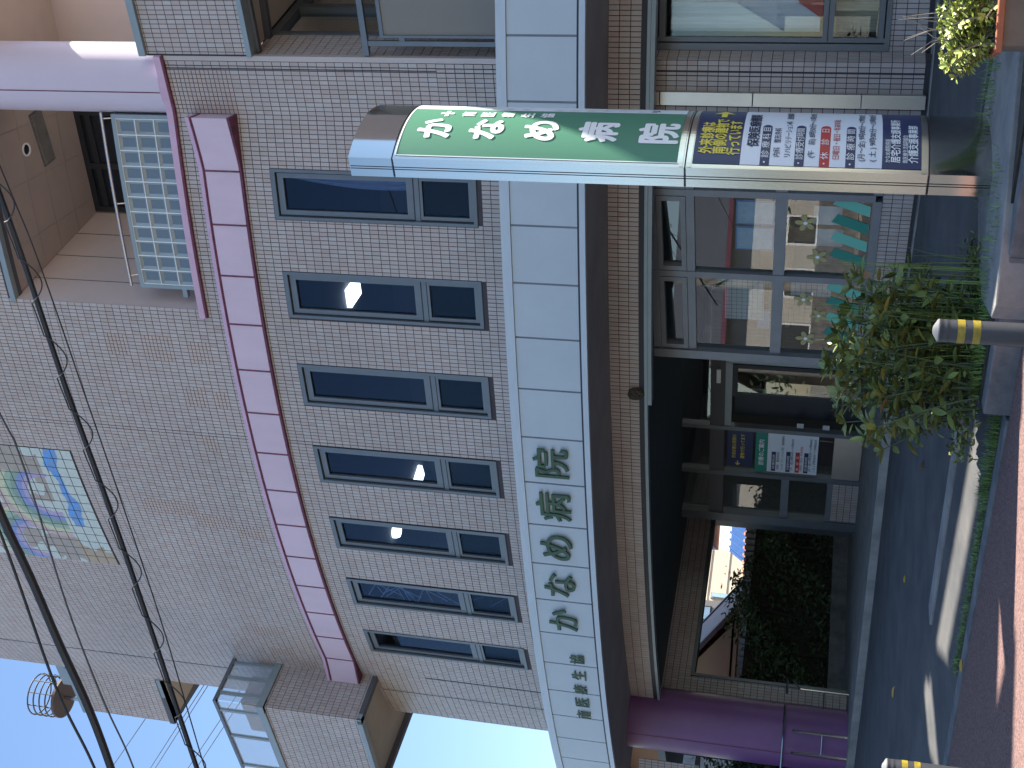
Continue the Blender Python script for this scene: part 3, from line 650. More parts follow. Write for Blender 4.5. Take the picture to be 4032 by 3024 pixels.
for q in (.06, .33, .62): strip(bs, q, q+.05, -.02, .02, zr0, zr1, 'coping', 'post', br)
for q in (.20, .88, 1.70): strip(bf, q, q+.05, -.02, .02, zr0, zr1, 'coping', 'post', br)
pg = mesh_mat((.52,.58,.66), .30); 
for f_, a, b in ((bs,.11,.33),(bs,.38,.62),(bs,.67,.78),(bf,.02,.20),(bf,.25,.88),(bf,.93,1.70)):
    mb = MB(); mb.box(a, b, -.004, .004, zr0, zr1, lambda s, y, z: f_(s, z, y)); mb.build('pane', pg, br)
cab = thing('condenser_unit', 'dull grey box unit standing on the box bay roof behind the screens', 'equipment box')
mb = MB(); mb.box(.45, 1.2, -.8, -.3, Z1b+.1, Z1b+.62, lambda s, y, z: bf(s, z, y)); mb.build('casing', M['beige'], cab, bevel=.01)
for i in range(3): strip(bf, 1.0+i*.06, 1.03+i*.06, -.3, -.29, Z1b+.15, Z1b+.3, 'white', 'louvre', cab)
mb = MB(); mb.prism([b0_, b1_, b2_, (-5.51,20.17)], Z1b-.05, Z1b+.02); mb.build('roof_slab', M['concrete'], H)
# wall going on to the sky edge below the bay
mb = MB(); e0 = cyl(R(-55.5),0); mb.prism([e0[:2], (e0[0]+.9, e0[1]+2.2), (e0[0]+1.5, e0[1]+2)], 3.3, 15); mb.build('wall', M['beige_pink'], H)

# --- round cage on the wing
cg = thing('roof_basket', 'round brown disc with a ribbed cage mounted beside the upper left roof edge', 'rooftop fixture')
cc = Vector((-6.15, 20.4)); z_ = 13.5
mb = MB(); mb.lathe(cc, [(.001, z_), (.36, z_), (.36, z_+.05), (.001, z_+.05)], 40); mb.build('disc', mat('brown painted steel', (.11,.075,.07), .6), cg, smooth=True)
for k in range(1, 5):
    mb = MB(); rr_ = .36; mb.tube([(cc.x+rr_*math.cos(t*math.pi/12), cc.y+rr_*math.sin(t*math.pi/12), z_+.05+k*.115) for t in range(25)], .013, 6, False); mb.build('ring', M['cable_grey'], cg, smooth=True)
for k in range(10):
    a = k*math.pi/5; mb = MB(); mb.tube([(cc.x+.36*math.cos(a), cc.y+.36*math.sin(a), z_+.05), (cc.x+.36*math.cos(a), cc.y+.36*math.sin(a), z_+.52)], .011, 6); mb.build('bar', M['cable_grey'], cg)
mb = MB(); mb.tube([(cc.x, cc.y, 12.8), (cc.x, cc.y, z_)], .035, 10); mb.build('post', M['steel'], cg, smooth=True)
mb = MB(); mb.box(-.55, .0, .05, .5, 12.86, 13.1, lambda s, y, z: main(SW+s, z, -y)); mb.build('base_box', M['coping'], cg)

# ---------------------------------------------------- canopy
FT, FB = 3.98, 3.213; us = .0307; u0 = -.3527
def can(s, z, off=0): return cyl(s/RC, z, RC+off)
for n in range(-9, 21):
    a1, a0 = u0-us*n, u0-us*(n+1)
    g = .011/RC
    mb = MB(); k = 3
    for j in range(k):
        p, q = a0+g+(a1-a0-2*g)*j/k, a0+g+(a1-a0-2*g)*(j+1)/k
        mb.hexa([cyl(p,FB+.05,RC), cyl(q,FB+.05,RC), cyl(q,FB+.05,RC-.03), cyl(p,FB+.05,RC-.03), cyl(p,FT-.055,RC), cyl(q,FT-.055,RC), cyl(q,FT-.055,RC-.03), cyl(p,FT-.055,RC-.03)])
    mb.build('fascia_panel', M['fascia'], H)
sL, sR = RC*R(-56), RC*R(-5)
ribbon(can, sL, sR, rect(-.045, -.012, FB+.02, FT-.02), 'fascia_backing', M['frame_grey'])
ribbon(can, sL, sR, rect(-.06, .018, FT-.052, FT+.045), 'fascia_top_trim', M['fascia_trim'])
ribbon(can, sL, sR, rect(-.05, .006, FB+.028, FB+.049), 'fascia_recess', M['joint'])
ribbon(can, sL, sR, rect(-.05, .016, FB-.03, FB+.028), 'fascia_bottom_trim', M['fascia_trim'])
ribbon(can, sL, sR, rect(-1.5, -.05, FB-.012, FB+.03), 'canopy_soffit', M['soffit'])
ribbon(can, sL, sR, rect(-1.2, -.06, FT-.03, FT+.02), 'canopy_roof', M['concrete_dk'])
RB = 18.25
def beam(s, z, off=0): return cyl(s/RB, z, RB+off)
b_l, b_r = RB*R(-52.6), RB*R(-19.0)
wall_sheet(beam, b_l, b_r, 2.84, 3.2, [], 'wall', M['grout'], H); tile_field(beam, b_l, b_r, 2.86, 3.2, [], H, pw=.052, ph=.114, zo=2.858)
ribbon(beam, b_l, b_r, rect(-.1, .012, 2.80, 2.852), 'beam_trim', M['frame_dk']); ribbon(beam, b_l, b_r, rect(-.1, .03, 2.765, 2.80), 'beam_drip', M['coping']); 
ribbon(beam, RB*R(-33.7), b_r, rect(-.14, .012, 2.72, 2.765), 'beam_drip', M['coping'])
# porch ceiling behind the beam
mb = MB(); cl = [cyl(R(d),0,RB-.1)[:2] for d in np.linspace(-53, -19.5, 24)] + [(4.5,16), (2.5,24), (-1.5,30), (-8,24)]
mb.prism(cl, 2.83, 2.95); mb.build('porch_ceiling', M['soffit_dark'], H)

# fascia letters
def text_mesh(txt, size, off=0, extr=0, bevel=0, vertical=False):
    c = bpy.data.curves.new('t', 'FONT'); c.body = txt; c.size = size; c.align_x = 'CENTER'; c.offset = off; c.extrude = extr; c.bevel_depth = bevel; c.bevel_resolution = 1; c.resolution_u = 4
    o = bpy.data.objects.new('t', c); COL.objects.link(o); dg = bpy.context.evaluated_depsgraph_get(); dg.update()
    me = bpy.data.meshes.new_from_object(o.evaluated_get(dg)); bpy.data.objects.remove(o); bpy.data.curves.remove(c)
    return me
def bolden(me, d, n=6):
    vs = [tuple(v.co) for v in me.vertices]; fs = [tuple(p.vertices) for p in me.polygons]; V = []; Fc = []
    for k in range(n+1):
        a = k*2*math.pi/n; dx, dy = (0, 0) if k == n else (d*math.cos(a), d*math.sin(a)); b = len(V)
        V += [(x+dx, y+dy, k*.01) for x, y, z in vs]; Fc += [tuple(i+b for i in f) for f in fs]
    m2 = bpy.data.meshes.new('lettering'); m2.from_pydata(V, [], Fc); m2.update(); return m2
def bbox(me):
    co_ = np.empty(len(me.vertices)*3); me.vertices.foreach_get('co', co_); co_ = co_.reshape(-1, 3); return co_
FS = thing('hospital_sign', 'raised green lettering on the pale canopy fascia reading かなめ病院', 'sign')
def raised(ch, ang, zc, h, gap=.03, parent=FS):
    me = text_mesh(ch, 1.0, extr=.018, bevel=.010, off=.002); co_ = bbox(me); mn, mx_ = co_.min(0), co_.max(0)
    sc_ = h/max(mx_[1]-mn[1], mx_[0]-mn[0]); ctr = (mn+mx_)/2
    n = Vector((math.sin(ang), -math.cos(ang), 0)); t = Vector((math.cos(ang), math.sin(ang), 0)); c = Vector(cyl(ang, zc, RC+gap))
    out = [c + t*((p[0]-ctr[0])*sc_) + Vector((0,0,(p[1]-ctr[1])*sc_)) + n*((p[2])*min(sc_, .8)) for p in co_]
    me.vertices.foreach_set('co', [q for p in out for q in p]); me.materials.clear(); me.materials.append(M['letter_green']); me.update()
    return link('sign_letter', me, parent)
for ch, n in zip('院病めなか', range(7, 12)): raised(ch, u0-us*(n+.5), 3.615, .40 if ch in '院病' else .375)
for ch, a in zip('協生療医南', (-42.66,-43.62,-44.53,-45.4,-46.27)): raised(ch, R(a), 3.50, .185, .016)

# ---------------------------------------------------- ground floor: storefront
ST = plane((2.235, 13.70), (.50, 15.545)); LS = ST.length
fs = lambda s, y, z: ST(s, z, y)
zs0, zs1 = .43, 2.80; bays = [-.02, 1.185-.03, 2.41]
sf = thing('storefront', 'ground floor glazed wall with six panes and flower stickers beside the entrance', 'glazed wall')
def sbox(a, b, o0, o1, z0, z1, nm, m='frame_grey', par=sf): mb = MB(); mb.box(a, b, o0, o1, z0, z1, fs); return mb.build(nm, M[m], par)
for q in (-.55, -.0, 1.16): sbox(q+.0, q+.085, -.07, .03, zs0, zs1, 'mullion')
sbox(2.40, LS, -.10, .05, .15, zs1+.03, 'mullion')
for z0, z1 in ((2.74, 2.83), (2.32, 2.41), (1.33, 1.455), (.36, .455)):
    for a, b in ((-.465, 0), (.085, 1.16), (1.245, 2.40)): sbox(a, b, -.065, .022, z0, z1, 'transom')
for a, b in ((-.465, 0), (.085, 1.16), (1.245, 2.40)):
    # top vent sash
    for p in ((a+.01, a+.075, 2.415, 2.735), (b-.075, b-.01, 2.415, 2.735), (a+.075, b-.075, 2.415, 2.47), (a+.075, b-.075, 2.68, 2.735)): sbox(p[0], p[1], -.05, .03, p[2], p[3], 'vent_sash')
    for z0, z1 in ((.45, 1.34), (1.45, 2.33), (2.46, 2.69)):
        mb = MB(); mb.box(a, b, -.03, -.022, z0, z1, fs); mb.build('pane', M['glass_store'], sf)
wall_sheet(ST, -.55, LS, 0.0, .36, [], 'wall', M['grout'], H); tile_field(ST, -.55, LS, .05, .36, [], H, pw=.054, ph=.106, zo=.05)
ribbon(ST, -.55, LS, rect(0, .02, 0, .05), 'wall_base', M['frame_dk'], step=3)
ribbon(ST, -.55, LS+.1, rect(0, .13, -.02, .015), 'wall_apron', M['concrete'], step=3)
# flowers and slanted bands on the glass
def flower(s, z, r_, rot):
    t = link('flower_sticker', None, sf); mb = MB(); n = 5
    for k in range(n):
        a = rot + k*2*math.pi/n; c = (s+math.cos(a)*r_*.58, z+math.sin(a)*r_*.58); vs = []
        for j in range(14):
            b = j*2*math.pi/14; dx, dz = math.cos(b)*r_*.42, math.sin(b)*r_*.27
            vs.append(ST(c[0]+dx*math.cos(a)-dz*math.sin(a), c[1]+dx*math.sin(a)+dz*math.cos(a), -.018+.0004*k))
        mb.add(vs, [tuple(range(14))])
    mb.build('petals', M['flower'], t)
    mb = MB(); mb.add([ST(s+math.cos(j*math.pi/8)*r_*.2, z+math.sin(j*math.pi/8)*r_*.2, -.0145) for j in range(16)], [tuple(range(16))]); mb.build('centre', M['white'], t)
for s, z, r_, rot in ((.43,1.13,.115,.4), (.9,.98,.115,.2), (1.54,1.10,.115,.5), (1.78,.92,.10,.1), (2.15,1.05,.115,.3)): flower(s, z, r_, rot)
k = 0
for q, m_ in ((.18,'teal_l'), (.42,'teal_d'), (.66,'teal_l'), (.89,'teal_d'), (-.25,'teal_d'), (1.38,'teal_l'), (1.60,'teal_d'), (1.84,'teal_l'), (2.07,'teal_d')):
    mb = MB(); mb.add([ST(q,.47,-.0185), ST(q+.14,.47,-.0185), ST(q-.02,.86,-.0185), ST(q-.13,.80,-.0185)], [(0,1,2,3)]); mb.build('slanted_sticker', M[m_], sf)
    k += 1
# inside of the storefront
mb = MB()
ins = [ST(-1.3,0,-2.6)[:2], ST(3.2,0,-2.6)[:2]]
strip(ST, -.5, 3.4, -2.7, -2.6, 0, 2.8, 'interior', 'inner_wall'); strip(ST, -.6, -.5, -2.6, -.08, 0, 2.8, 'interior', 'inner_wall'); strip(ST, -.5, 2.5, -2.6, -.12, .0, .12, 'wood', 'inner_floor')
def inside(nm, lab, cat, a, b, o0, o1, z0, z1, m):
    t = thing(nm, lab, cat); mb = MB(); mb.box(a, b, o0, o1, z0, z1, fs); mb.build('board', M[m], t, bevel=.004); return t
t = thing('reception_desk', 'wooden reception desk behind the storefront glass', 'desk')
mb = MB(); mb.box(.75, 2.3, -.9, -.35, 1.25, 1.30, fs); mb.build('desk_top', M['wood'], t); mb = MB(); mb.box(.8, 1.0, -.9, -.4, .12, 1.25, fs); mb.box(2.05, 2.25, -.9, -.4, .12, 1.25, fs); mb.build('desk_side', M['wood'], t); mb = MB(); mb.box(.8, 2.25, -.42, -.38, 1.30, 1.62, fs); mb.build('desk_screen', M['wood'], t)
for i, (a, z) in enumerate(((.20,1.46), (.56,1.46))):
    t = inside('poster', ['light blue framed poster left of the pylon, nearer the mullion', 'light blue framed poster beside the first one, further left'][i], 'poster', a, a+.33, -.09, -.08, z, z+.42, 'paper_blue')
    mb = MB(); mb.box(a+.02, a+.31, -.079, -.076, z+.02, z+.40, fs); mb.build('print', M['paper_sky'], t)
for i, (a, b, z0, z1, m_, l) in enumerate(((.30,.55,.75,1.05,'paper','white notice low in the second pane'), (.62,.86,.72,1.02,'paper','white notice left of the low one'), (1.32,1.62,.80,1.25,'paper','pale sheet on the grid panel, lower pane'), (1.38,2.05,1.55,2.0,'paper','wide pale sheet on the grid panel, upper pane'), (1.34,1.5,1.47,2.1,'teal_d','dark green strip by the mullion'), (1.9,2.2,1.48,1.62,'paper_blue','blue card low in the upper pane'), (-.42,-.1,.6,1.2,'paper','pale sheet behind the pylon'))):
    inside('notice', l, 'notice', a, b, -.16-.01*i, -.15-.01*i, z0, z1, m_)
gp_ = thing('wire_grid', 'grey wire grid panel standing behind the storefront glass', 'wire grid'); mb = MB()
for i in range(18): mb.tube([ST(1.30+i*.06, .8, -.13), ST(1.30+i*.06, 2.2, -.13)], .0025, 4)
for i in range(23): mb.tube([ST(1.30, .84+i*.06, -.13), ST(2.34, .84+i*.06, -.13)], .0025, 4)
mb.build('wires', M['steel_groove'], gp_)
# ---- lower right wall (curved), sealant cross, stainless duct, big window
wl0, wl1 = RL*(R(-25.2)-R(-21.43)), 0.0
wall_sheet(lower, wl0-.1, 0, 0, 3.2, [], 'wall', M['grout'], H)
tile_field(lower, wl0-.1, 0, .06, 3.2, [], H, pw=.0525, ph=.108, zo=.06, indiv=lambda s, z: s > -.42, vj=(-.115,))
ribbon(lower, -.121, -.109, rect(.001, .0075, .05, 3.2), 'sealant_joint', M['joint'], step=1)
ribbon(lower, wl0-.1, 0, rect(.001, .0080, 2.862, 2.885), 'sealant_joint', M['joint'])
ribbon(lower, wl0-.1, .02, rect(0, .03, 0, .055), 'wall_base', M['frame_dk']); ribbon(lower, wl0-.2, 2.2, rect(.0, .15, -.03, .012), 'wall_apron', M['concrete'])
c0 = Vector(lower(0, 0)[:2]); rv = plane(c0, tuple(c0+Vector((.17,.20))))
wall_sheet(rv, 0, .26, 0, 3.2, [], 'wall', M['grout'], H); tile_field(rv, 0, .26, .06, 3.2, [], H, pw=.05, ph=.108, zo=.06, indiv=lambda s, z: z > .0)
BWp = plane(tuple(c0+Vector((.165,.19))), tuple(c0+Vector((.165,.19))+Vector((.915,-.40))*2))
bw2 = thing('big_window', 'large dark framed shop window with white net curtains at lower right', 'window')
fb = lambda s, y, z: BWp(s, z, y)
def wb(a, b, o0, o1, z0, z1, nm, m='frame'): mb = MB(); mb.box(a, b, o0, o1, z0, z1, fb); return mb.build(nm, M[m], bw2)
wb(.0, .07, -.08, .03, .42, 2.83, 'jamb'); wb(.085, .13, -.06, .02, .45, 2.80, 'sash'); wb(.07, 2.4, -.08, .03, 2.78, 2.83, 'head'); wb(.07, 2.4, -.08, .03, .42, .47, 'sill'); wb(.07,.085,-.08,.0,.47,2.78,'gasket','frame_dk')
wb(.13, 2.4, -.06, .02, 2.70, 2.765, 'sash'); wb(.13, 2.4, -.06, .02, .485, .54, 'sash'); wb(.10, 2.4, -.07, .028, .98, 1.09, 'transom'); wb(.10,2.4,-.07,.031,1.03,1.04,'gasket','frame_dk')
for z0, z1 in ((.54, .98), (1.09, 2.70)): wb(.13, 2.4, -.03, -.022, z0, z1, 'pane', 'glass_store')
# curtains
mb = MB(); n = 60
for i in range(n):
    a, b = .17+2.2*i/n, .17+2.2*(i+1)/n; f = lambda s: -.14+.018*math.sin(s*34)+.01*math.sin(s*91)
    mb.quad(BWp(a,1.12,f(a)), BWp(b,1.12,f(b)), BWp(b,2.66,f(b)), BWp(a,2.66,f(a)))
mb.build('net_curtain', M['curtain'], bw2, smooth=60)
mb = MB(); mb.box(.15, 2.3, -.3, -.29, .54, .98, fb); mb.build('lower_curtain', M['curtain_c'], bw2)
mb = MB(); vs = [BWp(.17+.5*(1-math.cos(t*.16)), 1.12+.55*math.sin(t*.16)*.6, -.115) for t in range(11)]
mb = MB(); mb.add([BWp(.30,1.10,-.112), BWp(1.6,1.10,-.112), BWp(1.6,1.9,-.112), BWp(.75,1.60,-.112), BWp(.45,1.32,-.112)], [(0,1,2,3,4)]); mb.build('red_banner', M['red'], bw2)
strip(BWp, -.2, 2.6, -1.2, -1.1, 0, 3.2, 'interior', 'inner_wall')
wall_sheet(BWp, .0, 2.6, 0, .42, [], 'wall', M['grout'], H); tile_field(BWp, 0, 2.6, .06, .42, [], H, pw=.0525, ph=.108, zo=.06); ribbon(BWp, 0, 2.6, rect(0,.03,0,.055), 'wall_base', M['frame_dk'], step=3); ribbon(BWp, 0, 2.6, rect(0,.16,-.03,.014), 'wall_apron', M['concrete'], step=3)
wall_sheet(BWp, .0, 2.6, 2.83, 3.2, [], 'wall', M['grout'], H); tile_field(BWp, 0.02, 2.6, 2.85, 3.2, [], H, pw=.0525, ph=.108, zo=2.85)
ribbon(BWp, -.1, 2.6, rect(0,.05,3.12,3.165), 'beam_drip', M['coping'], step=3)
# unseen right-hand masses outside the frame, upper heights set for the shade they cast
mb = MB(); mb.prism([BWp(2.45,0)[:2], (9.5,9.6), (11,13), (5.6,15.2)], 0, 3.2); mb.build('unseen_side_block', M['beige_pink'], H)
mb = MB(); mb.prism([tuple(Q0+DQ*3.1), tuple(Q0+DQ*4.75), (8,12.6), (6.6,14.5)], 3.2, 8.15); mb.build('unseen_side_block', M['beige_pink'], H)
mb = MB(); mb.prism([tuple(Q0+DQ*4.75), tuple(Q0+DQ*10), (13,12), (8,12.6)], 3.2, 9.6); mb.build('unseen_side_block', M['beige_pink'], H)
mb = MB(); mb.box(1.75, 4.22, -.15, .0, 9.05, 12.7, lambda s, y, z: main(s, z, y)); mb.build('shade_beam', M['beige_pink'], H)  # beams added out of view to throw shade on pavement and drive
mb = MB(); mb.box(4.23, 5.1, -.15, .0, 12.1, 13.6, lambda s, y, z: main(s, z, y)); mb.build('shade_beam', M['beige_pink'], H)
mb = MB(); mb.box(4.23, 4.29, -.15, .0, 10.12, 12.1, lambda s, y, z: main(s, z, y)); mb.build('shade_post', M['beige_pink'], H)  # posts here are added too, unseen, only for their shadows
for q, w_, zt_ in ((3.85, .39, 9.05), (4.25, .82, 10.12)):
    mb = MB(); mb.box(q, q+w_, -.3, .0, 8.15, zt_, lambda s, y, z: main(s, z, y)); mb.build('shade_post', M['beige_pink'], H)
mb = MB(); mb.box(4.38, 4.46, 11.75, 12.5, 9.5, 11.4); mb.build('shade_panel', M['beige_pink'], H)  # unseen panel added to cut off the end of the sunlit strip
# duct
du = thing('stainless_duct', 'satin stainless vertical duct between the sign pylon and the tiled pier', 'duct')
for z0, z1 in ((.035, .655), (.66, 1.74), (1.745, 2.70), (2.705, 3.05)):
    mb = MB(); mb.box(-.445, -.31, .01, .12, z0, z1, lambda s, y, z: lower(s, z, y)); mb.build('duct_section', M['steel_duct'], du, bevel=.004)
mb = MB(); mb.box(-.46, -.295, .0, .13, 3.05, 3.19, lambda s, y, z: lower(s, z, y)); mb.build('duct_cap', M['soffit'], du)
# nest
mb = MB(); bmn = bmesh.new(); bmesh.ops.create_icosphere(bmn, subdivisions=3, radius=.075)
for v in bmn.verts: v.co *= 1+random.uniform(-.18,.18)
me = bpy.data.meshes.new('swallow_nest'); bmn.to_mesh(me); bmn.free(); me.materials.append(M['nest']); o = link('swallow_nest', me); o.location = cyl(R(-33.2), 2.90, RB+.03); o.scale = (1,1,1.25)
tag(o, 'small grey mud nest stuck under the tiled beam above the storefront', 'nest')

# ---------------------------------------------------- entrance screen
EN = plane((.62, 19.0), (-1.92, 20.9)); LE = EN.length; fe = lambda s, y, z: EN(s, z, y)
en = thing('entrance_screen', 'dark framed glass entrance with a sliding door and notices in the recessed porch', 'entrance')
def eb(a, b, o0, o1, z0, z1, nm, m='frame', par=en): mb = MB(); mb.box(a, b, o0, o1, z0, z1, fe); return mb.build(nm, M[m], par)
import math as _m
# posts measured along the screen
eb(-1.2, LE, -.07, .05, 2.18, 2.40, 'beam', 'brown_trim')
for q, w_ in ((1.25, .07), (2.14, .08)): eb(q, q+w_, -.06, .06, .10, 2.86, 'post')
eb(LE-.16, LE, -.08, .08, .10, 2.86, 'post'); eb(-.02, .08, -.06, .03, .1, 2.3, 'post', 'coping'); eb(.08, 1.25, -.03, .04, 2.08, 2.18, 'door_head', 'coping')
eb(2.22, LE-.16, -.05, .05, 1.16, 1.28, 'transom', 'frame_grey'); eb(2.22, LE-.16, -.05, .05, .50, .58, 'transom', 'frame_grey')
for a, b, z0, z1 in ((-1.2,1.25,2.40,2.86), (1.32,2.14,2.40,2.86), (2.22,LE-.16,2.40,2.86), (1.32,2.14,.55,2.18), (2.22,LE-.16,1.28,2.18), (2.22,LE-.16,.58,1.16)): eb(a, b, -.03, -.022, z0, z1, 'pane', 'glass_store')
eb(1.32, 2.14, -.03, .04, .12, .53, 'kick_panel', 'steel_duct')
sd_ = link('sliding_door', None, en)
for p in ((.10,.17,.12,2.08),(.62,.69,.12,2.08),(.17,.62,2.0,2.08),(.17,.62,.12,.24)): mb = MB(); mb.box(p[0],p[1],-.01,.03,p[2],p[3],fe); mb.build('door_rail', M['frame_dk'], sd_)
mb = MB(); mb.box(.17,.62,.006,.012,.24,2.0,fe); mb.build('pane', M['glass_store'], sd_)
mb = MB(); mb.box(.72,1.2,-.25,-.2,.12,2.05,fe); mb.build('door_leaf', M['frame_dk'], sd_)
for z in (1.0, .62): mb = MB(); mb.box(1.14,1.22,-.0,.008,z,z+.10,fe); mb.build('door_sticker', M['paper'], sd_)
eb(.18,.42,.045,.09,2.25,2.31,'sensor','white')
wall_sheet(EN, 2.22, LE-.02, .1, .5, [], 'wall', M['grout'], H, off=.03); tile_field(lambda s, z, o=0: EN(s, z, .03+o), 2.24, LE-.02, .10, .5, [], H, pw=.05, ph=.10, zo=.1)
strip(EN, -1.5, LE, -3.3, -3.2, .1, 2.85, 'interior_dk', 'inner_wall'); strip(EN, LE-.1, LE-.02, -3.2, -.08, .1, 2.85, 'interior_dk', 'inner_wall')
# return between storefront end and entrance
rt_ = plane((.46,15.6), (.75,18.95)); strip(rt_, .05, 3.4, -.02, .02, .3, 2.8, 'frame_grey', 'side_wall') if 0 else None
mb = MB(); mb.quad((.56,15.62,.1), (.80,19.0,.1), (.80,19.0,2.83), (.56,15.62,2.83)); mb.build('side_pane', M['glass_store'], en)
# notice boards in the second bay
def print_text(fn, txt, s, z, h, m, parent, off, wscale=1.0, align='left', bold=.0, rot=0, width=None):
    me = text_mesh(txt, 1.0); me = bolden(me, bold*.9+.004 if h > .05 else .002) ; co_ = bbox(me); mn, mx_ = co_.min(0), co_.max(0)
    k = h/.88; kx = k*wscale
    if width: kx = width/(mx_[0]-mn[0])
    ox = mn[0] if align == 'left' else (mn[0]+mx_[0])/2
    bm = bmesh.new(); bm.from_mesh(me)
    if align == 'curve' or getattr(fn, 'curved', False):
        x0 = mn[0]; step = .035/kx; x = x0+step
        while x < mx_[0]:
            bmesh.ops.bisect_plane(bm, geom=bm.verts[:]+bm.edges[:]+bm.faces[:], plane_co=(x,0,0), plane_no=(1,0,0)); x += step
    bm.to_mesh(me); bm.free(); co_ = bbox(me)
    out = [fn(s+(p[0]-ox)*kx, z+(p[1])*k, off+p[2]*.015) for p in co_]
    me.vertices.foreach_set('co', [q for p in out for q in p]); me.materials.clear(); me.materials.append(M[m]); me.update()
    o = link('lettering', me, parent); return o
nbd = thing('notice_board', 'white hospital hours notice with navy heading behind the entrance glass', 'notice')
def nb_(a, b, z0, z1, m, nm, o=.0): mb = MB(); mb.box(a, b, .012+o, .016+o, z0, z1, fe); return mb.build(nm, M[m], nbd)
# the plane runs right-to-left, so mirror s for text
def ENm(x, z, off=0): return EN(2.13-x, z, off)   # x from the left edge of the bay, rightwards
def bx(a, b, z0, z1, m, nm='panel', o=0.0): mb = MB(); mb.box(a, b, .012+o, .015+o, z0, z1, lambda s, y, z: ENm(s, z, y)); return mb.build(nm, M[m], nbd)
bx(.09,.77,1.74,2.13,'navy'); bx(.01,.80,1.52,1.70,'teal_d'); bx(.02,.79,.76,1.515,'signwhite')
print_text(ENm, '外来診療は南側の', .24, 2.00, .062, 'yellow', nbd, .017, width=.46); print_text(ENm, '建物で行ってます', .24, 1.87, .062, 'yellow', nbd, .017, width=.48); print_text(ENm, '←', .10, 1.93, .10, 'yellow', nbd, .017, bold=.02)
print_text(ENm, '診療のご案内', .14, 1.575, .08, 'white', nbd, .017, width=.5, bold=.012)
for (a, b, z, m_, txt) in ((.04,.42,1.41,'navy','診療科目'), (.04,.44,1.19,'navy','診療受付時間'), (.04,.44,1.05,'red','休　診　日'), (.04,.44,.92,'navy','診療時間')):
    bx(a, b, z-.025, z+.04, m_, 'heading_bar', .003); print_text(ENm, txt, a+.04, z-.01, .04, 'white', nbd, .0185, width=.28)
for z, txt, m_, wd in ((1.335,'内科　整形外科','ink',.34), (1.27,'リハビリテーション科　放射線科','ink',.66), (1.125,'(午　前) 8時50分～11時30分','ink',.62), (.985,'日曜日・祝日・年末年始','red',.48), (.855,'(月～金) 9時00分～17時00分','ink',.64), (.79,'( 土 ) 9時00分～13時00分','ink',.64)):
    print_text(ENm, txt, .08, z, .04, m_, nbd, .0185, width=wd)

# ---------------------------------------------------- passage: rear wall with opening, hedge, houses
PW = plane((-1.92, 22.1), (-4.62, 19.2)); LP_ = PW.length; fp = lambda s, y, z: PW(s, z, y)
pwall = [(.25, LP_-.28, .30, 2.42)]
wall_sheet(PW, 0, LP_+.2, .1, 2.84, [(.12, LP_-.58, 0, 2.40)], 'wall', M['grout'], H); tile_field(PW, 0, LP_+.2, .1, 2.84, [(.12, LP_-.58, 0, 2.40)], H)
for a, b, z0, z1 in ((.07,.12,.1,2.4), (LP_-.58,LP_-.53,.1,2.4), (.07,LP_-.53,2.36,2.42)): strip(PW, a, b, -.25, .03, z0, z1, 'frame', 'opening_trim')
strip(PW, .0, LP_+.2, -.25, -.01, 2.42, 2.84, 'interior', 'lintel'); strip(PW, 0, .08, -.25, -.01, .1, 2.42, 'interior', 'pier'); strip(PW, LP_-.53, LP_+.25, -.25, -.01, .1, 2.42, 'interior', 'pier')
strip(PW, -.6, LP_+1.5, -1.1, -.95, -.3, .35, 'concrete_dk', 'low_wall')
# left column and guard rails
column((-4.80, 18.93), .45, .0, 3.2, M['column_shaded'], 'column', 'big round purple column at the left end of the porch', 250)
rl = thing('handrail', 'bent stainless guard rail around the foot of the purple column', 'handrail')
cen = Vector((-4.80, 18.93)); 
def pc(deg, r_, z): return (cen.x+r_*math.cos(R(deg)), cen.y+r_*math.sin(R(deg)), z)
mb = MB(); mb.tube([pc(d, .60, .98) for d in range(215, 331, 8)] , .018, 8); mb.build('top_rail', M['steel'], rl, smooth=True)
for d in (262, 291): mb = MB(); mb.tube([pc(d, .58, .08), pc(d, .58, .80), pc(d, .60, .86)], .019, 8); mb.build('post', M['steel'], rl, smooth=True)
mb = MB(); mb.tube([pc(d, .585, .45) for d in range(262, 292, 7)], .011, 8); mb.build('mid_rail', M['steel'], rl, smooth=True)
rl2 = thing('handrail', 'short stainless handrail right of the purple column at the step', 'handrail')
mb = MB(); mb.tube([(-4.12,18.95,.05), (-4.12,18.95,.78), (-4.05,19.1,.88)], .018, 8); mb.build('post', M['steel'], rl2, smooth=True)
mb = MB(); mb.tube([(-4.16,18.75,.97), (-4.0,18.95,.97)], .018, 8); mb.build('top_rail', M['steel'], rl2, smooth=True)
mb = MB(); mb.tube([(-4.12,18.95,.45), (-4.3,18.7,.45)], .012, 8); mb.build('mid_rail', M['steel'], rl2, smooth=True)
# tile wall left of the column, pale sheds beyond
lw = plane((-5.55, 19.4), (-7.4, 20.2)); wall_sheet(lw, 0, 2, 2.25, 3.1, [], 'wall', M['grout'], H); tile_field(lw, 0, 2, 2.25, 3.1, [], H); strip(lw, -.02, 2, -.2, .02, 2.18, 2.25, 'frame', 'lintel_trim')
sh = thing('greenhouse_shed', 'grey glazed lean-to beyond the porch at far left', 'shed'); shp = plane((-6.5, 25.2), (-11, 26.7)); mb = MB(); mb.box(0, 4.5, -2, 0, 1.9, 2.9, lambda s, y, z: shp(s, z, y)); mb.build('wall', mat('cloudy glazing', (.34,.36,.37), .4, noise=.35, nscale=3), sh)
for i in range(8): mb = MB(); mb.box(i*.6, i*.6+.04, 0, .03, 1.9, 2.9, lambda s, y, z: shp(s, z, y)); mb.build('glazing_bar', M['coping'], sh)
cf = thing('corrugated_fence', 'weathered cream corrugated sheet fence behind the column at far left', 'fence')
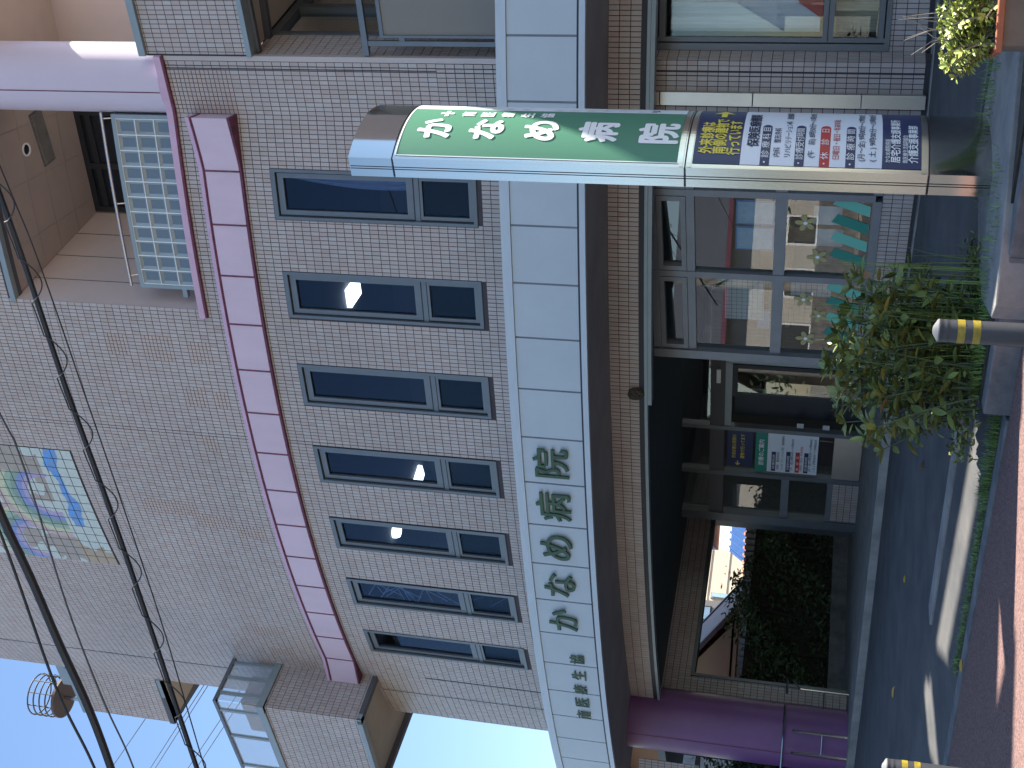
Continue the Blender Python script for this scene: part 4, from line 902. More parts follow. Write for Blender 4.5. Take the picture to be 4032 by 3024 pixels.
for i in range(40): mb = MB(); mb.box(i*.11, i*.11+.07, 0, .04, -.3, 1.85, lambda s, y, z: shp(s, z, y)); mb.build('corrugation', mat('cream corrugated sheet', (.42,.39,.31), .7, noise=.3, nscale=5) if i == 0 else cf.children[0].data.materials[0], cf)
mb = MB(); mb.box(-.1, 4.5, -.05, .0, -.4, 1.9, lambda s, y, z: shp(s, z, y)); mb.build('backing', M['beige'], cf)

def leaf_cloud(n, centre_fn, size, seed, curl=.3, ratio=.42):
    r = np.random.default_rng(seed); V = []; Fc = []
    for i in range(n):
        c = np.array(centre_fn(r)); L = size*r.uniform(.6, 1.25); d = r.normal(size=3); d[2] = d[2]*.6; d /= np.linalg.norm(d)
        a = np.cross(d, r.normal(size=3)); a /= np.linalg.norm(a); nn = np.cross(d, a); wd = L*ratio*.5; k = len(V)
        V += [c, c+d*L*.35+a*wd+nn*L*.05, c+d*L*.75+a*wd*.6, c+d*L-nn*L*curl*.3, c+d*L*.75-a*wd*.6, c+d*L*.35-a*wd+nn*L*.05]; Fc += [(k,k+1,k+2,k+3), (k,k+3,k+4,k+5)]
    return V, Fc
def cloud_obj(name, V, Fc, m, parent=None, kind='stuff'):
    me = bpy.data.meshes.new(name); me.from_pydata([tuple(v) for v in V], [], Fc); me.materials.append(m); me.update(); o = link(name, me, parent); o['kind'] = kind; return o
hd = thing('hedge', 'tall dark evergreen hedge filling the porch opening', 'hedge')
def hf(r):
    s = r.uniform(-3.5, 7.5); hump = 1.92+.22*math.sin(s*2.1)+.12*math.sin(s*5.3+1); z = hump*r.uniform(0, 1)**.7 - .05 + (r.random() < .06)*r.uniform(0,.3)
    d = r.uniform(-.12, .12)+abs(r.normal())*.0; dep = -1.35-.25*math.sin(s*3+z*4)+d
    if r.random() < .35: dep -= r.uniform(0,.6)
    p = PW(s, z, dep); return p
V, Fc = leaf_cloud(15000, hf, .10, 5); cloud_obj('foliage', V, Fc, M['hedge'], hd)
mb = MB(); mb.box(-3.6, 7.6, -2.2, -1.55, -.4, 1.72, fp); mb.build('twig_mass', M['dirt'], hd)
for i in range(14): mb = MB(); q = -3+i*.78; mb.tube([PW(q,-.4,-1.4), PW(q+.1,.9,-1.42), PW(q-.05,1.7,-1.45)], [.04,.03,.012], 6); mb.build('trunk', M['dirt'], hd)

def ray_at(x, y, D):  # world-direction helper used only to keep far houses on their bearings
    return None
# houses beyond the hedge (bearing x/y, roof heights measured)
def wall_box(mb, x0, x1, y0, y1, z0, z1): return mb.box(x0, x1, y0, y1, z0, z1)
cream = mat('sunlit cream siding', (.62,.52,.40), .8, noise=.05, nscale=2); greyw = mat('grey siding', (.30,.29,.28), .8, noise=.06, nscale=2)
Hs = thing('apartment_house', 'tall cream and grey clad house standing beyond the hedge', 'house')
ang = R(28); 
def hr(cx, cy, th):
    c_, s_ = math.cos(th), math.sin(th); return lambda x, y, z: (cx+x*c_-y*s_, cy+x*s_+y*c_, z)
f1 = hr(-6.6, 42, R(25)); mb = MB(); mb.box(-1.75, 0, 0, 8, -.4, 5.2, f1); mb.build('wall', greyw, Hs)
f2 = hr(-6.6, 42, R(40)); mb = MB(); mb.box(0.02, 2.2, .3, 8, -.4, 5.35, f2); mb.build('wall', cream, Hs)
for i in range(9): mb = MB(); mb.box(.03, 2.18, .28, .3, .1+i*.6, .115+i*.6, f2); mb.build('siding_joint', M['concrete'], Hs)
for (x, z) in ((-.45, 3.5), (-1.3, 3.5), (-1.0, 2.75)):
    wdn = link('window', None, Hs); mb = MB(); mb.box(x-.24, x+.24, -.06, .0, z, z+.5, f1); mb.build('frame', M['frame_dk'], wdn); mb = MB(); mb.box(x-.2, x+.2, -.08, -.061, z+.05, z+.45, f1); mb.build('pane', M['paper_sky'], wdn)
wdn = link('window', None, Hs); mb = MB(); mb.box(.25, .45, .22, .3, 3.0, 3.6, f2); mb.build('frame', M['coping'], wdn); mb = MB(); mb.box(.28, .42, .2, .219, 3.04, 3.56, f2); mb.build('pane', M['paper_sky'], wdn)
def roof_house(name, label, cx, cy, th, w_, d_, zw, zr, wallm, roofm, tiles=0):
    t = thing(name, label, 'house'); f = hr(cx, cy, th); mb = MB(); mb.box(-w_/2, w_/2, 0, d_, -.4, zw, f); mb.build('wall', wallm, t)
    o = .5; P4 = [(-w_/2-o, -o, zw-.15), (w_/2+o, -o, zw-.15), (w_/2+o, d_+o, zw-.15), (-w_/2-o, d_+o, zw-.15), (-w_/2-o, d_/2, zr), (w_/2+o, d_/2, zr)]
    mb = MB(); mb.add([f(*p) for p in P4], [(0,1,5,4), (2,3,4,5), (3,2,1,0)]); rf = mb.build('roof', roofm, t)
    for x in (-w_/2, w_/2):
        mb = MB(); k = 1 if x > 0 else -1; mb.add([f(x, 0, zw-.05), f(x, d_, zw-.05), f(x, d_/2, zr-.14)], [(0,1,2)]); mb.build('gable', wallm, t)
        for ya, yb in ((-o, d_/2), (d_+o, d_/2)):
            mb = MB(); mb.tube([f(x+k*o, ya, zw-.16), f(x+k*o, yb, zr-.02)], .07, 4); mb.build('barge_board', roofm, t)
    if tiles:
        for i in range(tiles):
            x = -w_/2-o+(w_+2*o)*(i+.5)/tiles; mb = MB(); mb.tube([f(x, -o, zw-.13), f(x, d_/2, zr+.02)], .045, 5); mb.build('roof_tile_row', roofm, rf)
    mb = MB(); mb.box(-w_/2-o, w_/2+o, -o-.03, -o+.06, zw-.3, zw-.12, f); mb.build('fascia_board', M['maroon'], t)
    return t, f
blue_r = mat('blue glazed roof', (.03,.075,.20), .3, noise=.2, nscale=6); orange_r = mat('orange brown roof', (.36,.15,.07), .5, noise=.25, nscale=8); brown_r = mat('brown roof', (.10,.045,.04), .5, noise=.2, nscale=6)
roof_house('blue_roof_house', 'house with a glazed blue tile roof beyond the hedge at right', -3.62, 37.5, R(-6), 1.2, 3, 2.3, 2.9, cream, blue_r, 10)
roof_house('orange_roof_house', 'lower house with an orange brown tile roof just behind the hedge', -3.6, 33.0, R(-6), 1.3, 3, 1.8, 2.3, cream, orange_r, 12)
roof_house('brown_roof_house', 'house with a steep dark brown roof edge beyond the hedge at left', -5.0, 31, R(90), 4, 6, 2.25, 4.9, mat('orange siding', (.50,.26,.14), .8), brown_r, 0)
ant = thing('tv_antenna', 'thin television antenna on the blue roofed house', 'antenna'); mb = MB(); mb.tube([(-4.35,38,3.2), (-4.35,38,4.6)], .02, 6); mb.build('mast', M['steel'], ant); mb = MB(); mb.tube([(-4.7,38,4.5), (-3.9,38,4.55)], .014, 5); [mb.tube([(x,37.7,4.52), (x,38.3,4.52)], .008, 4) for x in (-4.65,-4.4,-4.2,-4.0)]; mb.build('elements', M['steel'], ant)
pinkh = thing('far_fence', 'pale grey ribbed sheet fence showing over the hedge top', 'fence')
fpz = plane((-1.5, 26.5), (-6.5, 27.8))
for i in range(36): mb = MB(); mb.box(i*.14, i*.14+.09, 0, .05, -.4, 2.02, lambda s, y, z: fpz(s, z, y)); mb.build('sheet_rib', M['soffit'], pinkh)
mb = MB(); mb.box(0, 5.1, -.03, 0, -.4, 2.0, lambda s, y, z: fpz(s, z, y)); mb.build('sheet', M['soffit'], pinkh)

# ============================================================ SIGN PYLON
py = thing('sign_pylon', 'tall stainless hospital sign pylon with green, navy and white panels', 'sign', loc=(0,0,0))
PA = Vector((1.525, 8.50)); PE = Vector((.648, .762)).normalized(); PN = Vector((.762, -.648)).normalized(); PL = .787; BUL = .09; TH = .15
def arc(t): return BUL*(1-(2*t-1)**2)
def pf(s, z, off=0):
    t = s/PL; nx = -(-4*BUL*(2*t-1)/PL); nrm = (PN + PE*( -(-4*BUL*(2*t-1)/PL)) ).normalized() if 0 else (PN - PE*(-4*BUL*(2*t-1)/PL)).normalized()
    p = PA + PE*s + PN*arc(t) + nrm*off; return (p.x, p.y, z)
pf.curved = True
def body(z0, z1, nm, m, grow=0, smooth=True, n=28):
    mb = MB(); ring_ = [PA+PE*(PL*i/n)+PN*(arc(i/n)+grow*1.0) for i in range(n+1)]
    back = [PA+PE*(PL*(n-i)/n)-PN*(TH+.0+arc((n-i)/n)*.6+grow) for i in range(n+1)]
    k = ring_+back; N = len(k); vs = [(p.x, p.y, z0) for p in k]+[(p.x, p.y, z1) for p in k]
    mb.add(vs, [(i, (i+1)%N, N+(i+1)%N, N+i) for i in range(N)]+[tuple(range(N))[::-1], tuple(range(N, 2*N))]); return mb.build(nm, m, py, smooth=25 if smooth else False)
body(-.055, .325, 'base', M['steel_mirror']); body(.335, 1.885, 'lower_body', M['steel']); body(1.895, 3.945, 'upper_body', M['steel']); body(3.955, 4.275, 'cap', M['steel_mirror'])
body(.322, .338, 'joint_band', M['steel_groove'], -.006); body(1.882, 1.898, 'joint_band', M['steel_groove'], -.006); body(3.942, 3.958, 'joint_band', M['steel_groove'], -.006)
for z0, z1 in ((.345,.375), (1.85,1.88), (1.905,1.93)):
    mb = MB(); n = 24
    for i in range(n): a, b = PL*i/n, PL*(i+1)/n; mb.quad(pf(a,z0,.006), pf(b,z0,.006), pf(b,z1,.006), pf(a,z1,.006))
    mb.build('retaining_bar', M['steel'], py, smooth=True)
# grooves down the flank
def fl(t, z, off=0): p = PA - PN*t - PE*off; return (p.x, p.y, z)
for t0 in (.066, .084):
    mb = MB(); mb.add([fl(t0,-.05,.002), fl(t0+.005,-.05,.002), fl(t0+.005,4.27,.002), fl(t0,4.27,.002)], [(0,1,2,3)]); mb.build('flank_groove', M['steel_groove'], py)
def face(s0, s1, z0, z1, m, nm, off=.004, par=py, n=24):
    mb = MB()
    for i in range(n): a, b = s0+(s1-s0)*i/n, s0+(s1-s0)*(i+1)/n; mb.quad(pf(a,z0,off), pf(b,z0,off), pf(b,z1,off), pf(a,z1,off))
    return mb.build(nm, M[m], par, smooth=True)
m0, m1 = .03, PL-.012
face(m0, .612, 1.945, 3.925, 'green', 'green_panel'); face(.614, m1, 1.945, 3.925, 'signwhite', 'white_strip', .0042)
face(m0-.006, m0, 1.935, 3.93, 'white', 'panel_edge', .006); face(m0, m1, 3.925, 3.935, 'white', 'panel_edge', .006)
face(m0, m1, 1.532, 1.845, 'navy', 'navy_panel'); face(m0, m1, .624, 1.532, 'signwhite', 'white_panel'); face(m0, m1, .378, .624, 'navy', 'navy_panel')
def bar(z0, z1, m):
    mb = MB(); n = 14; s1 = .40; r_ = (z1-z0)/2; zc = (z0+z1)/2; top = []; bot = []
    for i in range(n+1): a = m0+(s1-m0)*i/n; bot.append((a,z0)); top.append((a,z1))
    for i in range(1, 9): th = -math.pi/2+math.pi*i/9; top.append((s1+math.cos(th)*r_*1.1, zc+math.sin(th)*r_)) if 0 else bot.append((s1+math.cos(th)*r_*1.1, zc+math.sin(th)*r_))
    for i in range(n):
        mb.quad(pf(*bot[i],.0055), pf(*bot[i+1],.0055), pf(*top[i+1],.0055), pf(*top[i],.0055))
    capp = bot[n:]+[top[n]]; mb.add([pf(*p,.0055) for p in capp], [tuple(range(len(capp)))]); mb.build('heading_bar', M[m], py)
for z0, z1, m_ in ((1.341,1.403,'navy'), (1.118,1.181,'navy'), (.956,1.021,'red'), (.793,.854,'navy')): bar(z0, z1, m_)
T = lambda txt, s, zc, h, m_, wd, bold=.01: print_text(pf, txt, s, zc-h*.38, h, m_, py, .0075, width=wd, bold=bold)
T('外来診療は', .107, 1.765, .085, 'yellow', .346, .03); T('南側の建物で', .107, 1.675, .085, 'yellow', .40, .03); T('行っています', .10, 1.583, .085, 'yellow', .38, .03)
arrow = [(.55,1.66), (.63,1.66), (.62,1.605), (.72,1.68), (.62,1.755), (.63,1.70), (.55,1.70)]
mb = MB(); mb.add([pf(*p,.0075) for p in arrow], [tuple(range(7))]); mb.build('arrow', M['yellow'], py)
T('保険医療機関', .177, 1.455, .075, 'ink', .446, .025)
for zc, txt in ((1.372,'・診 療 科 目'), (1.15,'・診療受付時間'), (.988,'・休　診　日'), (.823,'・診 療 時 間')): T(txt, .045, zc, .05, 'white', .345, .02)
T('内科　整形外科', .098, 1.298, .044, 'ink', .29); T('リハビリテーション科　放射線科', .098, 1.228, .044, 'ink', .60)
T('(午　前) 8時50分～11時30分', .098, 1.075, .044, 'ink', .60); T('日曜日・祝日・年末年始', .09, .915, .044, 'red', .45)
T('(月～金) 9時00分～17時00分', .08, .755, .044, 'ink', .61); T('( 土 ) 9時00分～13時00分', .08, .685, .044, 'ink', .61)
T('かなめ病院併設', .075, .588, .032, 'white', .21); T('居宅介護支援事業所', .073, .538, .058, 'white', .487, .02); T('南医療生活協同組合', .073, .478, .032, 'white', .26); T('介護支援事業部', .073, .428, .058, 'white', .39, .02)
def big(ch, zc, h, sc_, wd):
    me = bolden(text_mesh(ch, 1.0), .038, 8); co_ = bbox(me); mn, mx_ = co_.min(0), co_.max(0); k = h/(mx_[1]-mn[1]); kx = wd/(mx_[0]-mn[0]); bm = bmesh.new(); bm.from_mesh(me); x = mn[0]+.03/kx
    while x < mx_[0]: bmesh.ops.bisect_plane(bm, geom=bm.verts[:]+bm.edges[:]+bm.faces[:], plane_co=(x,0,0), plane_no=(1,0,0)); x += .03/kx
    bm.to_mesh(me); bm.free(); co_ = bbox(me); out = [pf(sc_+(p[0]-(mn[0]+mx_[0])/2)*kx, zc+(p[1]-(mn[1]+mx_[1])/2)*k, .0075+p[2]*.015) for p in co_]
    me.vertices.foreach_set('co', [q for p in out for q in p]); me.materials.clear(); me.materials.append(M['white']); me.update(); link('lettering', me, py)
for ch, x0, x1 in (('か',1676,1825), ('な',1859,2015), ('め',2056,2204), ('病',2242,2416), ('院',2445,2625)):
    zc = 3.70-( (x0+x1)/2-1750)*(3.70-2.10)/(2535-1750); big(ch, zc, .25 if ch in 'かなめ' else .285, .30, .235)
for ch, zc in zip('南医療生協', (3.50, 3.355, 3.21, 3.065, 2.92)): big(ch, zc, .10, .505, .085)
mb = MB()   # cross-shaped emblem of five outlined squares
for dx, dz in ((0,0), (1,0), (-1,0), (0,1), (0,-1)):
    c0_, c1_ = .51+dx*.036, 3.66+dz*.036; mb.add([pf(c0_-.015,c1_-.015,.0075), pf(c0_+.015,c1_-.015,.0075), pf(c0_+.015,c1_+.015,.0075), pf(c0_-.015,c1_+.015,.0075)], [(0,1,2,3)])
mb.build('emblem', M['white'], py)
for i, ch in enumerate('外来・脳外来・回復期リハビリ'): 
    if ch != '・': big(ch, 3.70-i*.118, .06, .665, .055)
for o in py.children[-14:]:
    if o.name.startswith('lettering') and o.data.materials[0] == M['white'] : o.data.materials[0] = M['ink'] if o.name in [c.name for c in list(py.children)[-12:]] else M['white']

# ============================================================ BOLLARDS
def bollard(x, y, zt, lab):
    t = thing('bollard', lab, 'bollard', 'flexible bollards along the pavement', (x, y, -.26)); r_ = .048; h = zt+.26
    mb = MB(); mb.lathe((0,0), [(r_,0), (r_,h-.075), (r_*.98,h-.07), (r_*.98,h-.062), (r_,h-.058), (r_,h-.05), (r_*.98,h-.046), (r_*.98,h-.038), (r_,h-.034), (r_,h-.025)], 32); mb.build('post', M['bollard'], t, smooth=20)
    mb = MB(); mb.lathe((0,0), [(r_,h-.025), (r_*.97,h-.02), (r_*.35,h-.002), (.001,h)], 32); mb.build('cap', M['bollard_top'], t, smooth=40)
    for a, b in ((.125,.095), (.185,.155)): mb = MB(); mb.lathe((0,0), [(r_+.0012,h-a), (r_+.0012,h-b)], 32); mb.build('reflective_band', M['reflect_y'], t, smooth=True)
    mb = MB(); mb.lathe((0,0), [(r_*1.9,0), (r_*1.8,.02), (r_,.03)], 32); mb.build('foot', M['bollard'], t, smooth=40); return t
bollard(.345, 5.5, .51, 'black rubber bollard with two yellow reflective bands in front of the leafy shrub')
bollard(-1.80, 6.70, .50, 'second black bollard at the far left edge, cut off by the picture')

# ============================================================ PLANTER and pot at lower right
pl = thing('planter_box', 'brown plastic planter box holding the small bright shrub at lower right', 'planter')
mb = MB(); x0, x1, y0, y1 = 1.93, 2.75, 6.98, 7.26
mb.prism([(x0,y0), (x1,y0-.06), (x1+.05,y1-.06), (x0+.05,y1)], -.055+.02, .145); mb.build('body', mat('shaded brown plastic', (.17,.13,.10), .6, noise=.2, nscale=5), pl, bevel=.01)  # same plastic as the rim, front-face shade put into the body colour
mb = MB(); o_ = .035
for a, b, c, d in ((x0-o_,x1,y0-o_,y0+.01), (x0-o_,x1,y1-.01,y1+o_), (x0-o_,x0+.012,y0+.01,y1-.01)):
    mb.box(a, b, c, d, .135, .17, lambda x, y, z: (x+(y-y0)*.18, y-(x-x0)*.073, z))
mb.build('rim', M['terracotta'], pl, bevel=.006)
mb = MB(); mb.prism([(x0+.02,y0+.02), (x1,y0-.04), (x1+.05,y1-.08), (x0+.06,y1-.02)], .14, .152); mb.build('soil', M['dirt'], pl)
gp2 = thing('plant_pot', 'round grey resin pot behind the planter at the lower right edge', 'pot')
mb = MB(); mb.lathe((2.40,7.95), [(.001,-.05), (.10,-.05), (.165,.02), (.175,.12), (.14,.195), (.13,.20), (.125,.19), (.15,.12), (.001,.08)], 32); mb.build('bowl', M['pot'], gp2, smooth=50)

# ============================================================ PLANTS
LEAF = MB(); LEAF.add([(0,0,0), (.22,.16,.02), (.55,.19,.03), (.82,.11,.01), (1,0,-.05), (.82,-.11,.01), (.55,-.19,.03), (.22,-.16,.02), (.5,0,-.01)], [(0,1,8), (1,2,8), (2,3,8), (3,4,8), (4,5,8), (5,6,8), (6,7,8), (7,0,8)])
def leaf_mesh(m): me = LEAF.mesh('leaf', True); me.materials.append(m); return me
LM = {k: leaf_mesh(M[k]) for k in ('leaf', 'leaf_brown', 'leaf_bright', 'leaf_yel')}
def orient(d, twist):
    d = Vector(d).normalized(); q = d.to_track_quat('X', 'Z'); return q @ Vector((1,0,0)).rotation_difference(Vector((1,0,0))) if 0 else (q.to_matrix() @ Matrix.Rotation(twist, 3, 'X')).to_quaternion()
def whorled_bush(name, label, cat, stems, leaf_key, size, brown, limit, seed, per=7, pitch_=.05, ratio=1.0):
    t = thing(name, label, cat, loc=(0,0,0)); r = random.Random(seed); leaves = []
    for st in stems:
        mb = MB(); mb.tube(st, [.008-.0045*i/(len(st)-1) for i in range(len(st))], 5); mb.build('stem', M['stem_green' if leaf_key == 'leaf' else 'stem'], t, smooth=True)
        L = [Vector(p) for p in st]; tot = sum((b-a).length for a, b in zip(L, L[1:])); d = tot*.22
        while d < tot:
            acc = 0
            for a, b in zip(L, L[1:]):
                sl_ = (b-a).length
                if acc+sl_ >= d: p = a.lerp(b, (d-acc)/sl_); ax = (b-a).normalized(); break
                acc += sl_
            rad = size*(.45+.75*(r.random()))
            for q in range(r.choice((1,2,2))):
                an = r.uniform(0, 2*math.pi); o1 = ax.orthogonal().normalized(); o2 = ax.cross(o1); dr_ = (o1*math.cos(an)+o2*math.sin(an))*.9+ax*r.uniform(-.1,.7)+Vector((0,0,r.uniform(-.5,.15)))
                leaves.append((p+dr_.normalized()*.012, dr_, rad, r.uniform(-.7,.7)))
            d += pitch_*r.uniform(.6,1.3)
        for q in range(per):   # terminal rosette
            an = q*2*math.pi/per+r.random()*.5; ax = (L[-1]-L[-2]).normalized(); o1 = ax.orthogonal().normalized(); o2 = ax.cross(o1)
            dr_ = (o1*math.cos(an)+o2*math.sin(an))*r.uniform(.5,1)+ax*r.uniform(.3,.9)+Vector((0,0,-.12)); leaves.append((L[-1], dr_, size*r.uniform(.6,1.05), r.uniform(-.5,.5)))
    r.shuffle(leaves); leaves.sort(key=lambda l: -l[2] + r.random()*.01)
    for i, (p, d, s_, tw) in enumerate(leaves[:limit]):
        k = 'leaf_brown' if r.random() < brown else leaf_key
        o = link('leaf', LM[k], t); o.location = p; o.rotation_mode = 'QUATERNION'; o.rotation_quaternion = orient(d, tw); o.scale = (s_, s_*ratio, s_)
    V = []; Fc = []
    base = [Vector(v) for v in LEAF.v]
    for p, d, s_, tw in leaves[limit:]:
        q = orient(d, tw); k = len(V); V += [Vector(p)+q@Vector((v.x*s_, v.y*s_*ratio, v.z*s_)) for v in base]; Fc += [tuple(i+k for i in f) for f in LEAF.f]
    if V: cloud_obj('leaves', V, Fc, M[leaf_key], t)
    return t, len(leaves)
r = random.Random(11); stems = []
for i in range(78):
    bx_, by_ = r.uniform(.0,.78), 9.0
    by_ = 8.95 - .0*bx_ + r.uniform(-.3,.35)
    h = r.uniform(.35,1.0)*(1-.22*abs((bx_-.35)/.6)); lx, ly = r.uniform(-.2,.2)+(bx_-.40)*.22, r.uniform(-.22,.2)
    pts = [(bx_, by_, -.10)]
    for k in range(1, 5): f = k/4; pts.append((bx_+lx*f**1.3, by_+ly*f, -.10+h*f))
    stems.append(pts)
whorled_bush('broadleaf_shrub', 'broad leaved green shrub with a few browned leaves behind the bollard', 'shrub', stems, 'leaf', .125, .05, 300, 5)
r = random.Random(21); stems = []
for i in range(85):
    bx_, by_ = 2.02+r.uniform(-.05,.22), 7.12+r.uniform(-.06,.06); an = r.uniform(0, 2*math.pi); sp = r.uniform(.02,.15); h = r.uniform(.08,.30)
    stems.append([(bx_, by_, .14), (bx_+math.cos(an)*sp*.5-.02, by_+math.sin(an)*sp*.5, .14+h*.6), (bx_+math.cos(an)*sp-.05, by_+math.sin(an)*sp*.8, .14+h)])
t, _ = whorled_bush('small_shrub', 'small bright yellow green shrub growing in the brown planter', 'shrub', stems, 'leaf_bright', .048, .02, 300, 9, per=6, pitch_=.012, ratio=1.1)
for i in range(9):
    an = r.uniform(0, 6.28); mb = MB(); x_, y_ = 2.05+r.uniform(-.15,.15), 7.1; h = r.uniform(.38,.52)
    mb.tube([(x_, y_, .25), (x_+math.cos(an)*.05, y_, .3+h*.4), (x_+math.cos(an)*.12, y_+.02, .14+h)], [.003,.0025,.0015], 5); mb.build('bare_twig', M['stem'], t)
# tall thin reeds in the bed + grasses
def blades(n, fn, seed, wmul=1):
    r = np.random.default_rng(seed); V = []; Fc = []
    for i in range(n):
        (x, y, z), h, lean, wd = fn(r); an = r.uniform(0, 2*math.pi); dx, dy = math.cos(an)*lean, math.sin(an)*lean; wx, wy = -math.sin(an)*wd, math.cos(an)*wd; k = len(V); seg = 5
        for j in range(seg+1):
            f = j/seg; w_ = (1-f*.85); V += [(x+dx*f**2-wx*w_, y+dy*f**2-wy*w_, z+h*f*(1-.12*f*f)), (x+dx*f**2+wx*w_, y+dy*f**2+wy*w_, z+h*f*(1-.12*f*f))]
        Fc += [(k+2*j, k+2*j+1, k+2*j+3, k+2*j+2) for j in range(seg)]
    return V, Fc
V, Fc = blades(240, lambda r: ((r.triangular(.1,.5,1.15), 9.0+r.uniform(-.3,.35), -.1), r.uniform(.55,1.25), r.uniform(.02,.22), .0038), 3)
rd = cloud_obj('reeds', V, Fc, M['grass']); tag(rd, 'thin upright reeds growing up through the broad leaved shrub', 'reeds')
V, Fc = blades(2600, lambda r: (lambda u_, n_: (U(u_, n_, -.10), r.uniform(.03,.13), r.uniform(.01,.08), .004))(r.uniform(-.7,3.9), r.uniform(8.3,8.93)), 4)
g1 = cloud_obj('grass', V, Fc, M['grass']); tag(g1, 'short grass along the bed edging beyond the pylon', 'grass')
def edge_g(r):
    u_ = r.uniform(3.2, 7.2); nn_ = 7.27+abs(r.normal())*.05 + max(0, 5.0-u_)*r.uniform(0,.35); z_g = zlot(nn_)-.005 if u_ > 4.75 else -.09
    return U(u_, nn_, z_g), r.uniform(.02,.10)*(1 if u_ < 5.6 else .5), r.uniform(.01,.06), .0035
V, Fc = blades(2600, edge_g, 8); g2 = cloud_obj('grass', V, Fc, M['grass']); tag(g2, 'grass tufts growing along the driveway edging', 'grass')
V, Fc = blades(160, lambda r: ((1.75+r.uniform(0,.7), 6.95+r.uniform(-.1,.0), -.1), r.uniform(.05,.16), r.uniform(.03,.12), .004), 6); g3 = cloud_obj('grass', V, Fc, M['grass']); tag(g3, 'coarse grass tuft in front of the brown planter', 'grass')
V, Fc = leaf_cloud(900, lambda r: (r.uniform(-.3,1.2), 9.0+r.uniform(-.35,.35), -.08+abs(r.normal())*.05), .05, 12); o = cloud_obj('ground_cover', V, Fc, M['leaf']); tag(o, 'low leafy ground cover under the shrub', 'ground cover')
for (x, y, l) in ((-1.62,12.6,'yellow fallen leaf nearest the entrance step'), (-1.86,9.75,'yellow fallen leaf by the driveway edging'), (-2.85,13.2,'yellow fallen leaf furthest left on the asphalt'), (-.42,11.7,'yellow fallen leaf near the shrub')):
    o = link('fallen_leaf', LM['leaf_yel']); nn_ = .555*x+.832*y; o.location = (x, y, zlot(nn_)+.012); o.scale = (.13,.13,.2); o.rotation_euler = (.35,0,R(150)+x); tag(o, l, 'leaf', 'fallen leaves on the asphalt')

# ============================================================ CABLES
def sag(p, q, s, n=40): p, q = Vector(p), Vector(q); return [p.lerp(q, i/n)+Vector((0,0,-s*4*(i/n)*(1-i/n))) for i in range(n+1)]
def smooth_path(pts, n=8):
    P = [Vector(p) for p in pts]; out = []
    for i in range(len(P)-1):
        p0, p1, p2, p3 = P[max(i-1,0)], P[i], P[i+1], P[min(i+2,len(P)-1)]
        for k in range(n):
            t = k/n; out.append(.5*((2*p1)+(p2-p0)*t+(2*p0-5*p1+4*p2-p3)*t*t+(3*p1-p0-3*p2+p3)*t**3))
    return out+[P[-1]]
RP, LPL = Vector((6.4, 5.6, 0)), Vector((-14.6, 14.2, 0))
def cable(lab, pts, rad, zr, zl, m='cable', n=8, cat='cable'):
    dl_ = (Vector(pts[-1])-Vector(pts[-3])).normalized(); dr0 = (Vector(pts[0])-Vector(pts[1])).normalized()
    full = [tuple(Vector(pts[0])+dr0*5)]+pts+[tuple(Vector(pts[-1])+dl_*q) for q in (3, 7, 12)]
    mb = MB(); sp = smooth_path(full); mb.tube(sp, rad, n)
    me = mb.mesh('overhead_cable', True); me.materials.append(M[m]); o = link('overhead_cable', me); tag(o, lab, cat); return o, sp
cA, spA = cable('thick black cable wrapped by a thin spiral wire, crossing the middle of the facade', [(1.75,8.0,7.02),(.71,8.42,6.78),(-.25,8.83,6.60),(-1.22,9.25,6.39),(-2.3,9.67,6.15),(-3.46,10.08,5.88),(-4.43,10.5,5.68)], .021, 8.0, 4.9)
mb = MB(); V = []      # loose spiral wire
pts = []; tot = 0
fine = []
for a, b in zip(spA, spA[1:]):
    for k in range(6): fine.append(a.lerp(b, k/6))
acc = 0
for i, p in enumerate(fine):
    if i: acc += (p-fine[i-1]).length
    ph = acc/.62*2*math.pi; s_ = math.sin(ph)
    pts.append(p+Vector((.01*math.cos(ph), -.03, -.115*max(-.28, math.sin(ph))**1.0 if math.sin(ph) > 0 else .024)))
mb.tube(pts, .0055, 5); mb.build('spiral_wire', M['cable'], cA)
cable('thin wire running just beside the spiral wrapped cable', [(1.58,8.05,6.9),(.72,8.47,6.69),(-.3,8.88,6.46),(-1.22,9.3,6.29),(-2.28,9.72,6.07),(-3.49,10.13,5.82),(-4.45,10.55,5.66)], .0055, 7.9, 4.8)
cable('thickest black cable bundle crossing the upper left of the picture', [(-.38,7.0,6.17),(-1.02,7.2,5.98),(-1.49,7.4,5.84),(-1.95,7.6,5.72),(-2.39,7.8,5.60),(-2.85,8.0,5.51),(-3.56,8.2,5.33)], .027, 7.6, 4.2)
cable('thin dark messenger wire just above the thickest cable bundle', [(-.55,7.1,6.25),(-1.25,7.4,6.07),(-2.26,7.7,5.79),(-2.86,8.0,5.64),(-3.62,8.3,5.46)], .0095, 7.9, 4.5)
cable('fine brownish wire between the two thick cables', [(-.18,9.0,7.5),(-.89,9.4,7.33),(-2.16,9.8,7.05),(-3.05,10.2,6.87),(-3.74,10.6,6.75),(-4.74,11.0,6.57)], .008, 8.6, 5.5, 'cable_grey')
